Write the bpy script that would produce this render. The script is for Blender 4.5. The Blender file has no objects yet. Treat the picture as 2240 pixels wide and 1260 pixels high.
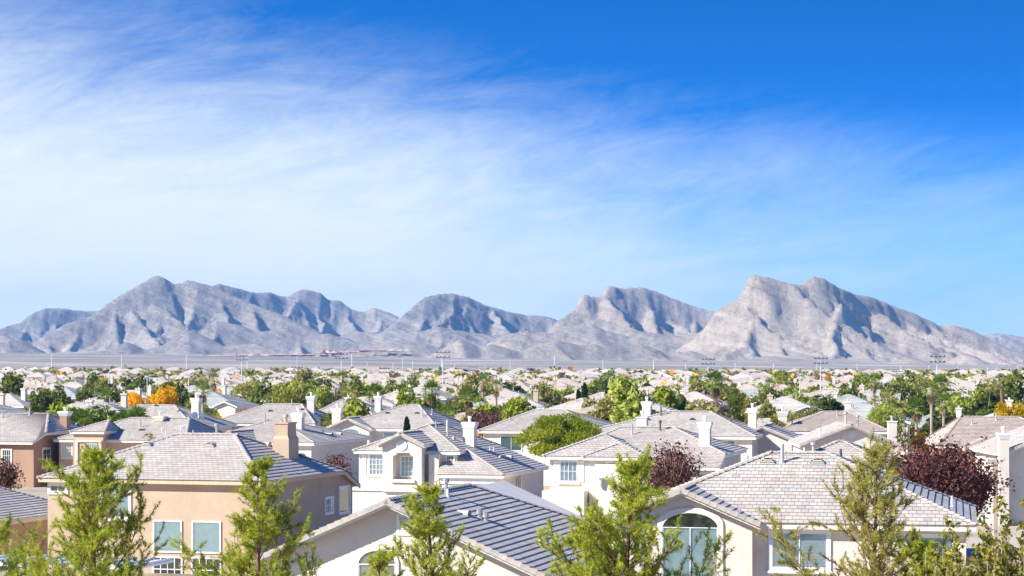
import bpy, bmesh, math, random
import numpy as np
from mathutils import Vector, Matrix
R = math.radians
scene = bpy.context.scene
COL = scene.collection

# ------------------------------------------------------------------ camera, sky, sun, exposure
CAM_H = 12.5
cam = bpy.data.cameras.new('camera')
cam.sensor_width = 36.0
cam.lens = 80.36
cam.shift_y = 0.0737
cam.clip_start = 1.0
cam.clip_end = 60000
camo = bpy.data.objects.new('camera', cam)
COL.objects.link(camo)
camo.location = (0, 0, CAM_H)
camo.rotation_euler = (R(90), 0, 0)
scene.camera = camo

SUN_EL, SUN_AZ = R(35), R(247)          # azimuth clockwise from +Y: sun stands to the left, a little behind the camera
sdir = Vector((math.sin(SUN_AZ) * math.cos(SUN_EL), math.cos(SUN_AZ) * math.cos(SUN_EL), math.sin(SUN_EL)))
world = bpy.data.worlds.new('World')
scene.world = world
world.use_nodes = True


def build_sky(nt):
    N, L = nt.nodes, nt.links
    N.clear()
    out = N.new('ShaderNodeOutputWorld')
    bg = N.new('ShaderNodeBackground')
    bg.inputs[1].default_value = 0.13
    tc = N.new('ShaderNodeTexCoord')
    sep = N.new('ShaderNodeSeparateXYZ')
    L.new(tc.outputs['Generated'], sep.inputs[0])

    def M(op, a, b=None, c=None, clamp=False):
        n = N.new('ShaderNodeMath')
        n.operation = op
        n.use_clamp = clamp
        for i, v in enumerate((a, b, c)):
            if v is None:
                continue
            if isinstance(v, (int, float)):
                n.inputs[i].default_value = v
            else:
                L.new(v, n.inputs[i])
        return n.outputs[0]

    def RNG(v, a, b, c, d, smooth=True):
        n = N.new('ShaderNodeMapRange')
        n.interpolation_type = 'SMOOTHSTEP' if smooth else 'LINEAR'
        L.new(v, n.inputs[0])
        for i, q in enumerate((a, b, c, d)):
            n.inputs[i + 1].default_value = q
        return n.outputs[0]
    x, y, z = sep.outputs
    zp = M('MAXIMUM', z, 0.0)
    zz = M('ADD', M('MULTIPLY', M('MULTIPLY', zp, zp), 24.0), M('MULTIPLY', zp, 2.2))
    cmb = N.new('ShaderNodeCombineXYZ')
    L.new(x, cmb.inputs[0]); L.new(y, cmb.inputs[1]); L.new(M('ADD', zz, 0.015), cmb.inputs[2])
    nrm = N.new('ShaderNodeVectorMath'); nrm.operation = 'NORMALIZE'
    L.new(cmb.outputs[0], nrm.inputs[0])
    sky = N.new('ShaderNodeTexSky')
    sky.sky_type = 'NISHITA'
    sky.sun_disc = False
    sky.sun_elevation = SUN_EL
    sky.sun_rotation = SUN_AZ
    sky.air_density = 1.0
    sky.dust_density = 0.6
    sky.ozone_density = 3.0
    sky.altitude = 700
    L.new(nrm.outputs[0], sky.inputs[0])
    hs = N.new('ShaderNodeHueSaturation')
    hs.inputs['Saturation'].default_value = 2.5
    hs.inputs['Hue'].default_value = 0.5
    hs.inputs['Value'].default_value = 1.06
    L.new(sky.outputs[0], hs.inputs['Color'])
    # thin cirrus: streaked noise, thicker towards the sun's side and the horizon
    def streak(sx, sz, tilt, scale, detail, rough, dist, seed):
        c = N.new('ShaderNodeCombineXYZ')
        L.new(M('MULTIPLY', x, sx), c.inputs[0])
        L.new(M('ADD', M('MULTIPLY', y, sx), seed), c.inputs[1])
        L.new(M('SUBTRACT', M('MULTIPLY', z, sz), M('MULTIPLY', x, tilt)), c.inputs[2])
        n = N.new('ShaderNodeTexNoise')
        n.inputs['Scale'].default_value = scale
        n.inputs['Detail'].default_value = detail
        n.inputs['Roughness'].default_value = rough
        n.inputs['Distortion'].default_value = dist
        L.new(c.outputs[0], n.inputs['Vector'])
        return n.outputs[0]
    n1 = streak(3.0, 15.0, 2.4, 2.4, 12, 0.66, 0.9, 3.1)
    n2 = streak(8.0, 22.0, 5.5, 3.0, 14, 0.74, 1.2, 9.7)
    n3 = streak(2.0, 7.0, 0.8, 1.6, 3, 0.5, 0.2, 21.0)
    A = RNG(M('ADD', z, M('MULTIPLY', x, 0.18)), 0.034, 0.144, 1.0, 0.0)
    lowz = RNG(M('SUBTRACT', z, M('MULTIPLY', x, 0.08)), 0.03, 0.085, 0.0, 1.0)
    side = M('MAXIMUM', RNG(x, -0.06, 0.18, 1.0, 0.22), M('MULTIPLY', lowz, 0.72))
    A = M('MULTIPLY', A, side)
    tex = M('ADD', M('ADD', M('MULTIPLY', n1, 0.50), M('MULTIPLY', n2, 0.32)), M('MULTIPLY', n3, 0.18))
    edge = M('SQRT', M('MULTIPLY', A, M('SUBTRACT', 1.12, A)))
    veil = M('ADD', A, M('MULTIPLY', M('MULTIPLY', M('SUBTRACT', tex, 0.5), 3.5), edge), clamp=True)
    mix = N.new('ShaderNodeMix')
    mix.data_type = 'RGBA'
    L.new(M('MULTIPLY', veil, 0.97), mix.inputs['Factor'])
    hz = N.new('ShaderNodeMix')
    hz.data_type = 'RGBA'
    L.new(RNG(z, 0.0, 0.115, 0.92, 0.0), hz.inputs['Factor'])
    dp = N.new('ShaderNodeMix')
    dp.data_type = 'RGBA'
    dp.blend_type = 'MULTIPLY'
    dp.inputs['Factor'].default_value = 1.0
    L.new(hs.outputs[0], dp.inputs['A'])
    dp.inputs['B'].default_value = (0.30, 0.86, 1.08, 1)
    L.new(dp.outputs['Result'], hz.inputs['A'])
    hz.inputs['B'].default_value = (2.1, 2.95, 3.85, 1)
    L.new(hz.outputs['Result'], mix.inputs['A'])
    mix.inputs['B'].default_value = (3.6, 3.98, 4.08, 1)
    L.new(mix.outputs['Result'], bg.inputs[0])
    L.new(bg.outputs[0], out.inputs[0])


build_sky(world.node_tree)
world.cycles.sampling_method = 'MANUAL'
world.cycles.sample_map_resolution = 512
sl = bpy.data.lights.new('sun', 'SUN')
sl.energy = 4.8
sl.angle = R(0.53)
sl.color = (1.0, 0.95, 0.87)
so = bpy.data.objects.new('sun', sl)
COL.objects.link(so)
so.rotation_euler = sdir.to_track_quat('Z', 'Y').to_euler()
so.location = (-60, -10, 60)
vs = scene.view_settings
vs.view_transform = 'Standard'
vs.look = 'None'
vs.exposure = 1.0
vs.gamma = 1.0
vs.use_curve_mapping = False
scene.cycles.max_bounces = 6
scene.cycles.transparent_max_bounces = 12

# ------------------------------------------------------------------ materials
MATS = {}


def new_mat(name):
    m = bpy.data.materials.new(name)
    m.use_nodes = True
    nt = m.node_tree
    b = nt.nodes['Principled BSDF']
    MATS[name] = m
    return m, nt, nt.nodes, nt.links, b


def ramp(N, stops, interp='LINEAR'):
    r = N.new('ShaderNodeValToRGB')
    e = r.color_ramp.elements
    while len(e) < len(stops):
        e.new(0.5)
    for q, (p, c) in zip(e, stops):
        q.position = p
        q.color = (*c, 1)
    r.color_ramp.interpolation = interp
    return r


def noise(N, L, scale, detail=4, rough=0.55, coord='Object', vec=None):
    n = N.new('ShaderNodeTexNoise')
    n.inputs['Scale'].default_value = scale
    n.inputs['Detail'].default_value = detail
    n.inputs['Roughness'].default_value = rough
    if vec is None:
        t = N.new('ShaderNodeTexCoord')
        vec = t.outputs[coord]
    L.new(vec, n.inputs['Vector'])
    return n


def stucco(name, col, var=0.14, bump=0.5, rough=0.92):
    m, nt, N, L, b = new_mat(name)
    n = noise(N, L, 0.6, 5, 0.6)
    n2 = noise(N, L, 14.0, 4, 0.7)
    mx = N.new('ShaderNodeMix'); mx.data_type = 'FLOAT'
    mx.inputs[0].default_value = 0.5
    L.new(n.outputs[0], mx.inputs[2]); L.new(n2.outputs[0], mx.inputs[3])
    lo = tuple(c * (1 - var) for c in col)
    hi = tuple(min(1, c * (1 + var * 0.7)) for c in col)
    r = ramp(N, [(0.3, lo), (0.7, hi)])
    L.new(mx.outputs[0], r.inputs[0])
    tc = N.new('ShaderNodeTexCoord')
    mp = N.new('ShaderNodeMapping'); mp.inputs['Scale'].default_value = (0.8, 0.8, 0.35)
    L.new(tc.outputs['Object'], mp.inputs[0])
    n4 = noise(N, L, 1.0, 6, 0.65, vec=mp.outputs[0])
    rs = ramp(N, [(0.34, (0.91, 0.90, 0.88)), (0.55, (1, 1, 1))])
    L.new(n4.outputs[0], rs.inputs[0])
    qs = N.new('ShaderNodeMix'); qs.data_type = 'RGBA'; qs.blend_type = 'MULTIPLY'; qs.inputs[0].default_value = 1
    L.new(r.outputs[0], qs.inputs['A']); L.new(rs.outputs[0], qs.inputs['B'])
    L.new(qs.outputs['Result'], b.inputs['Base Color'])
    b.inputs['Roughness'].default_value = rough
    b.inputs['Specular IOR Level'].default_value = 0.15
    if bump:
        bn = noise(N, L, 22.0, 3, 0.6)
        bp = N.new('ShaderNodeBump')
        bp.inputs['Strength'].default_value = bump
        bp.inputs['Distance'].default_value = 0.02
        L.new(bn.outputs[0], bp.inputs['Height'])
        L.new(bp.outputs[0], b.inputs['Normal'])
    return m


def plain(name, col, rough=0.6, metal=0.0, spec=0.3, var=0.08):
    m, nt, N, L, b = new_mat(name)
    n = noise(N, L, 3.0, 4, 0.6)
    r = ramp(N, [(0.3, tuple(c * (1 - var) for c in col)), (0.7, tuple(min(1, c * (1 + var)) for c in col))])
    L.new(n.outputs[0], r.inputs[0])
    L.new(r.outputs[0], b.inputs['Base Color'])
    b.inputs['Roughness'].default_value = rough
    b.inputs['Metallic'].default_value = metal
    b.inputs['Specular IOR Level'].default_value = spec
    return m


def tile_mat(name, stops, src):
    m, nt, N, L, b = new_mat(name)
    if src == 'attr':
        a = N.new('ShaderNodeAttribute'); a.attribute_name = 'tint'; f = a.outputs['Fac']
    else:
        a = N.new('ShaderNodeObjectInfo'); f = a.outputs['Random']
    r = ramp(N, stops)
    L.new(f, r.inputs[0])
    n = noise(N, L, 2.3, 6, 0.7)
    n2 = noise(N, L, 0.35, 3, 0.5)
    v = ramp(N, [(0.25, (0.80, 0.80, 0.80)), (0.75, (1.09, 1.09, 1.09))])
    L.new(n.outputs[0], v.inputs[0])
    v2 = ramp(N, [(0.3, (0.88, 0.87, 0.86)), (0.7, (1.05, 1.05, 1.06))])
    L.new(n2.outputs[0], v2.inputs[0])
    q = N.new('ShaderNodeMix'); q.data_type = 'RGBA'; q.blend_type = 'MULTIPLY'; q.inputs[0].default_value = 1
    L.new(r.outputs[0], q.inputs['A']); L.new(v.outputs[0], q.inputs['B'])
    q2 = N.new('ShaderNodeMix'); q2.data_type = 'RGBA'; q2.blend_type = 'MULTIPLY'; q2.inputs[0].default_value = 1
    L.new(q.outputs['Result'], q2.inputs['A']); L.new(v2.outputs[0], q2.inputs['B'])
    L.new(q2.outputs['Result'], b.inputs['Base Color'])
    b.inputs['Roughness'].default_value = 0.85
    b.inputs['Specular IOR Level'].default_value = 0.2
    return m


TS = [(0.0, (0.49, 0.41, 0.355)), (0.18, (0.575, 0.52, 0.45)), (0.38, (0.515, 0.45, 0.39)), (0.55, (0.60, 0.55, 0.475)), (0.72, (0.45, 0.44, 0.41)), (0.88, (0.555, 0.49, 0.425)), (1.0, (0.42, 0.385, 0.345))]
PS = [(p, (c[0] * 0.96, c[1] * 0.89, c[2] * 0.85)) for p, c in TS]
GS = [(p, (c[0] * 0.80, c[1] * 0.90, c[2] * 0.93)) for p, c in TS]
for nm, st in (('tile', TS), ('tile_pink', PS), ('tile_green', GS)):
    tile_mat(nm, st, 'attr')
    tile_mat(nm + '_obj', st, 'obj')
plain('deck', (0.10, 0.085, 0.08), 0.95)
stucco('stucco_beige', (0.53, 0.405, 0.285))
stucco('stucco_cream', (0.74, 0.645, 0.545))
stucco('stucco_white', (0.73, 0.665, 0.57))
stucco('stucco_salmon', (0.60, 0.41, 0.29))
stucco('stucco_brown', (0.42, 0.27, 0.185))
stucco('stucco_tan', (0.55, 0.44, 0.35))
stucco('stucco_grey', (0.62, 0.60, 0.58))
plain('trim_white', (0.80, 0.79, 0.76), 0.6)
plain('trim_cream', (0.76, 0.69, 0.58), 0.65)
plain('trim_beige', (0.60, 0.46, 0.32), 0.7)
plain('vinyl_white', (0.82, 0.83, 0.83), 0.35, spec=0.5)
plain('blind_white', (0.70, 0.76, 0.76), 0.6)
plain('blind_sand', (0.74, 0.64, 0.48), 0.7)
plain('shade_teal', (0.68, 0.79, 0.75), 0.6)
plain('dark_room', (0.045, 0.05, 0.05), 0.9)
plain('metal_grey', (0.42, 0.42, 0.42), 0.5, 0.3)
plain('metal_dark', (0.10, 0.10, 0.105), 0.5, 0.3)
plain('metal_white', (0.78, 0.79, 0.80), 0.45, 0.0)
plain('pole_grey', (0.30, 0.32, 0.33), 0.55, 0.4)
plain('pole_pale', (0.66, 0.69, 0.72), 0.5, 0.2)
plain('wood_brown', (0.26, 0.13, 0.075), 0.8)
plain('shutter_green', (0.07, 0.15, 0.14), 0.6)
plain('vent_tile', (0.46, 0.44, 0.37), 0.8)
plain('concrete', (0.48, 0.46, 0.43), 0.9)
plain('block_wall', (0.50, 0.42, 0.35), 0.9)
plain('satin_door', (0.80, 0.78, 0.73), 0.55)


def glass_mat(name, tint, refl):
    m, nt, N, L, b = new_mat(name)
    N.remove(b)
    out = [n for n in N if n.type == 'OUTPUT_MATERIAL'][0]
    t = N.new('ShaderNodeBsdfTransparent'); t.inputs[0].default_value = (*tint, 1)
    g = N.new('ShaderNodeBsdfGlossy'); g.inputs['Roughness'].default_value = 0.03
    g.inputs[0].default_value = (0.9, 0.95, 0.97, 1)
    f = N.new('ShaderNodeLayerWeight'); f.inputs[0].default_value = 0.25
    a = N.new('ShaderNodeMath'); a.operation = 'MULTIPLY_ADD'; a.inputs[1].default_value = 0.6; a.inputs[2].default_value = refl; a.use_clamp = True
    L.new(f.outputs['Fresnel'], a.inputs[0])
    mx = N.new('ShaderNodeMixShader')
    L.new(a.outputs[0], mx.inputs[0]); L.new(t.outputs[0], mx.inputs[1]); L.new(g.outputs[0], mx.inputs[2])
    L.new(mx.outputs[0], out.inputs[0])


glass_mat('glass', (0.84, 0.92, 0.92), 0.15)
glass_mat('glass_dark', (0.5, 0.58, 0.58), 0.16)


def leaf_mat(name, stops, trans=0.42, src='tint', huevar=0.0):
    m, nt, N, L, b = new_mat(name)
    a = N.new('ShaderNodeAttribute'); a.attribute_name = 'tint'
    r = ramp(N, stops)
    L.new(a.outputs['Fac'], r.inputs[0])
    col = r.outputs[0]
    if huevar:
        oi = N.new('ShaderNodeObjectInfo')
        hs = N.new('ShaderNodeHueSaturation')
        mr = N.new('ShaderNodeMapRange')
        mr.inputs[3].default_value = 0.5 - huevar; mr.inputs[4].default_value = 0.5 + huevar
        L.new(oi.outputs['Random'], mr.inputs[0]); L.new(mr.outputs[0], hs.inputs['Hue'])
        mr2 = N.new('ShaderNodeMapRange')
        mr2.inputs[3].default_value = 1.25; mr2.inputs[4].default_value = 0.75
        L.new(oi.outputs['Random'], mr2.inputs[0]); L.new(mr2.outputs[0], hs.inputs['Value'])
        L.new(col, hs.inputs['Color']); col = hs.outputs[0]
    out = [n for n in N if n.type == 'OUTPUT_MATERIAL'][0]
    N.remove(b)
    d = N.new('ShaderNodeBsdfDiffuse'); t = N.new('ShaderNodeBsdfTranslucent')
    L.new(col, d.inputs[0]); L.new(col, t.inputs[0])
    mx = N.new('ShaderNodeMixShader'); mx.inputs[0].default_value = trans
    L.new(d.outputs[0], mx.inputs[1]); L.new(t.outputs[0], mx.inputs[2])
    L.new(mx.outputs[0], out.inputs[0])


leaf_mat('needle_bright', [(0, (0.12, 0.175, 0.025)), (0.35, (0.32, 0.395, 0.045)), (0.7, (0.50, 0.54, 0.065)), (1, (0.66, 0.60, 0.10))])
leaf_mat('needle_olive', [(0, (0.14, 0.15, 0.04)), (0.35, (0.34, 0.34, 0.075)), (0.7, (0.50, 0.46, 0.11)), (1, (0.60, 0.50, 0.16))])
leaf_mat('leaf_green', [(0, (0.085, 0.12, 0.022)), (0.5, (0.215, 0.25, 0.048)), (1, (0.36, 0.37, 0.08))], huevar=0.02)
leaf_mat('leaf_dark', [(0, (0.05, 0.08, 0.02)), (0.5, (0.125, 0.16, 0.035)), (1, (0.22, 0.245, 0.06))], huevar=0.02)
leaf_mat('leaf_lime', [(0, (0.18, 0.24, 0.03)), (0.5, (0.36, 0.42, 0.08)), (1, (0.54, 0.56, 0.16))], huevar=0.015)
leaf_mat('leaf_olive', [(0, (0.18, 0.19, 0.05)), (0.5, (0.34, 0.33, 0.09)), (1, (0.48, 0.43, 0.15))], huevar=0.02)
leaf_mat('leaf_acacia', [(0, (0.14, 0.19, 0.015)), (0.5, (0.31, 0.36, 0.03)), (1, (0.46, 0.47, 0.06))])
leaf_mat('leaf_yellow', [(0, (0.50, 0.30, 0.01)), (0.5, (0.76, 0.48, 0.015)), (1, (0.86, 0.60, 0.04))], huevar=0.012)
leaf_mat('leaf_orange', [(0, (0.42, 0.18, 0.025)), (0.5, (0.64, 0.33, 0.05)), (1, (0.76, 0.47, 0.09))], huevar=0.015)
leaf_mat('leaf_rust', [(0, (0.16, 0.07, 0.04)), (0.5, (0.32, 0.16, 0.09)), (1, (0.45, 0.28, 0.15))], huevar=0.015)
leaf_mat('leaf_plum', [(0, (0.04, 0.016, 0.017)), (0.5, (0.13, 0.05, 0.045)), (1, (0.28, 0.13, 0.095))], trans=0.25)
leaf_mat('leaf_shrub', [(0, (0.12, 0.135, 0.02)), (0.5, (0.27, 0.26, 0.04)), (1, (0.46, 0.38, 0.07))])
leaf_mat('leaf_palm', [(0, (0.06, 0.11, 0.018)), (0.5, (0.17, 0.25, 0.04)), (1, (0.33, 0.38, 0.08))], trans=0.25)
leaf_mat('leaf_thatch', [(0, (0.18, 0.12, 0.06)), (1, (0.36, 0.26, 0.14))], trans=0.2)
leaf_mat('leaf_blue', [(0, (0.07, 0.11, 0.11)), (1, (0.20, 0.27, 0.27))])
leaf_mat('leaf_mauve', [(0, (0.20, 0.12, 0.12)), (1, (0.40, 0.28, 0.27))])
leaf_mat('leaf_cypress', [(0, (0.012, 0.035, 0.012)), (1, (0.05, 0.10, 0.03))], trans=0.15)
plain('bark_pine', (0.22, 0.12, 0.075), 0.95, var=0.3)
plain('bark_grey', (0.36, 0.29, 0.23), 0.95, var=0.2)
plain('bark_pale', (0.46, 0.36, 0.27), 0.95, var=0.2)
plain('cone_brown', (0.085, 0.05, 0.04), 0.9, var=0.3)


# ------------------------------------------------------------------ mesh helpers
def link(o, parent=None):
    COL.objects.link(o)
    if parent is not None:
        o.parent = parent
    return o


class MB:
    def __init__(s):
        s.v, s.f, s.m, s.t = [], [], [], []

    def add(s, verts, faces, mat=0, tint=0.5):
        b = len(s.v)
        s.v.extend(verts)
        for f in faces:
            s.f.append(tuple(b + i for i in f)); s.m.append(mat); s.t.append(tint)

    def box(s, x0, x1, y0, y1, z0, z1, mat=0, tint=0.5):
        s.add([(x0, y0, z0), (x1, y0, z0), (x1, y1, z0), (x0, y1, z0), (x0, y0, z1), (x1, y0, z1), (x1, y1, z1), (x0, y1, z1)],
              [(0, 3, 2, 1), (4, 5, 6, 7), (0, 1, 5, 4), (1, 2, 6, 5), (2, 3, 7, 6), (3, 0, 4, 7)], mat, tint)

    def prism(s, poly, d, mat=0, tint=0.5):
        """poly: planar 3D loop, extruded by vector d"""
        n = len(poly)
        a = [tuple(p) for p in poly]
        b = [tuple(np.add(p, d)) for p in poly]
        s.add(a + b, [tuple(range(n)), tuple(range(2 * n - 1, n - 1, -1))] + [(i, i + n, (i + 1) % n + n, (i + 1) % n) for i in range(n)], mat, tint)

    def tube(s, pts, radii, seg=6, mat=0, tint=0.5, cap=True):
        pts = [np.array(p, float) for p in pts]
        n = len(pts)
        base = len(s.v)
        for i, p in enumerate(pts):
            d = pts[min(i + 1, n - 1)] - pts[max(i - 1, 0)]
            d /= max(np.linalg.norm(d), 1e-9)
            a = np.cross(d, (0.13, 0.97, 0.21)); a /= max(np.linalg.norm(a), 1e-9)
            c = np.cross(d, a)
            for k in range(seg):
                an = 2 * math.pi * k / seg
                s.v.append(tuple(p + radii[i] * (math.cos(an) * a + math.sin(an) * c)))
        for i in range(n - 1):
            for k in range(seg):
                q = base + i * seg
                s.f.append((q + k, q + (k + 1) % seg, q + seg + (k + 1) % seg, q + seg + k)); s.m.append(mat); s.t.append(tint)
        if cap:
            s.f.append(tuple(base + (n - 1) * seg + k for k in range(seg))); s.m.append(mat); s.t.append(tint)
            s.f.append(tuple(base + seg - 1 - k for k in range(seg))); s.m.append(mat); s.t.append(tint)

    def mesh(s, name, mats, smooth=False):
        me = bpy.data.meshes.new(name)
        me.from_pydata(s.v, [], s.f)
        for m in mats:
            me.materials.append(MATS[m])
        if len(mats) > 1:
            me.polygons.foreach_set('material_index', s.m)
        a = me.attributes.new('tint', 'FLOAT', 'FACE')
        a.data.foreach_set('value', np.array(s.t, dtype=np.float32))
        if smooth:
            me.polygons.foreach_set('use_smooth', np.ones(len(s.f), dtype=bool))
        me.update()
        return me

    def obj(s, name, mats, parent=None, smooth=False):
        if isinstance(mats, str):
            mats = [mats]
        return link(bpy.data.objects.new(name, s.mesh(name, mats, smooth)), parent)


def np_mesh(name, V, Fq, mat, tint=None, smooth=False):
    """V (n,3); Fq (m,k) with equal k"""
    me = bpy.data.meshes.new(name)
    m, k = Fq.shape
    me.vertices.add(len(V)); me.vertices.foreach_set('co', np.asarray(V, np.float32).ravel())
    me.loops.add(m * k); me.loops.foreach_set('vertex_index', np.asarray(Fq, np.int32).ravel())
    me.polygons.add(m)
    me.polygons.foreach_set('loop_start', np.arange(0, m * k, k, dtype=np.int32))
    me.polygons.foreach_set('loop_total', np.full(m, k, dtype=np.int32))
    if smooth:
        me.polygons.foreach_set('use_smooth', np.ones(m, dtype=bool))
    me.materials.append(MATS[mat])
    if tint is not None:
        a = me.attributes.new('tint', 'FLOAT', 'FACE')
        a.data.foreach_set('value', np.asarray(tint, np.float32))
    me.update(calc_edges=True)
    me.validate()
    return me


def tag(o, label, cat=None, group=None, kind=None):
    o['label'] = label
    if cat: o['category'] = cat
    if group: o['group'] = group
    if kind: o['kind'] = kind
    return o


def empty(name, loc, rz=0):
    o = bpy.data.objects.new(name, None)
    o.empty_display_size = 0.5
    o.location = loc
    o.rotation_euler = (0, 0, rz)
    COL.objects.link(o)
    return o


def copy_tree(o, parent=None):
    c = o.copy()
    COL.objects.link(c)
    if parent is not None:
        c.parent = parent
    for ch in o.children:
        copy_tree(ch, c)
    return c


# ------------------------------------------------------------------ houses
def clip(poly, a, b, c):
    """keep a*s+b*t<=c"""
    out = []
    n = len(poly)
    for i in range(n):
        p, q = poly[i], poly[(i + 1) % n]
        dp, dq = a * p[0] + b * p[1] - c, a * q[0] + b * q[1] - c
        if dp <= 0:
            out.append(p)
        if (dp < 0 < dq) or (dq < 0 < dp):
            k = dp / (dp - dq)
            out.append((p[0] + (q[0] - p[0]) * k, p[1] + (q[1] - p[1]) * k))
    return out


TE, TW, TB = 0.34, 0.33, 0.043      # exposed tile length, width, butt height
_tile_meshes = {}


def tile_mesh(mat):
    if mat not in _tile_meshes:
        b = MB()
        g = 0.008
        x0, x1 = g, TW - g
        b.add([(x0, 0, TB), (x1, 0, TB), (x1, TE + 0.02, 0.004), (x0, TE + 0.02, 0.004), (x0, 0, 0.018), (x1, 0, 0.018)],
              [(0, 1, 2, 3), (4, 5, 1, 0)])
        _tile_meshes[mat] = b.mesh('roof_tile', [mat])
    return _tile_meshes[mat]


_cap_meshes = {}


def cap_mesh(kind, mat):
    """one ridge/hip cap along +y, lower end at y=0; 'rake' = L-shaped piece"""
    if (kind, mat) not in _cap_meshes:
        b = MB()
        cap_geom(b, kind)
        _cap_meshes[(kind, mat)] = b.mesh(kind, [mat])
    return _cap_meshes[(kind, mat)]


def cap_geom(b, kind, M=None, drop=0.075, tint=0.5, ln=0.36):
    w, h0, h1 = 0.15, 0.115, 0.075
    if kind == 'rake_tile':
        vs = [(-0.10, 0, 0.07), (0.16, 0, 0.07), (0.16, ln, 0.03), (-0.10, ln, 0.03), (-0.10, 0, -0.15), (-0.10, ln, -0.17), (0.16, 0, 0.0)]
        fs = [(0, 1, 2, 3), (0, 3, 5, 4), (0, 4, 6, 1)]
    else:
        vs = [(-w, 0, h0 - drop), (-0.05, 0, h0), (0.05, 0, h0), (w, 0, h0 - drop), (-w, ln, h1 - drop), (-0.05, ln, h1), (0.05, ln, h1), (w, ln, h1 - drop), (-w, 0, -0.03), (w, 0, -0.03)]
        fs = [(0, 1, 5, 4), (1, 2, 6, 5), (2, 3, 7, 6), (8, 9, 3, 2, 1, 0)]
    if M is not None:
        vs = [tuple(M @ Vector(p)) for p in vs]
    b.add(vs, fs, 0, tint)


def segs_matrix(p0, p1, up):
    p0, p1 = Vector(p0), Vector(p1)
    d = (p1 - p0)
    ln = d.length
    d.normalize()
    x = d.cross(Vector(up)).normalized()
    z = x.cross(d).normalized()
    Mr = Matrix((x, d, z)).transposed().to_4x4()
    return p0, d, ln, Mr


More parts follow.
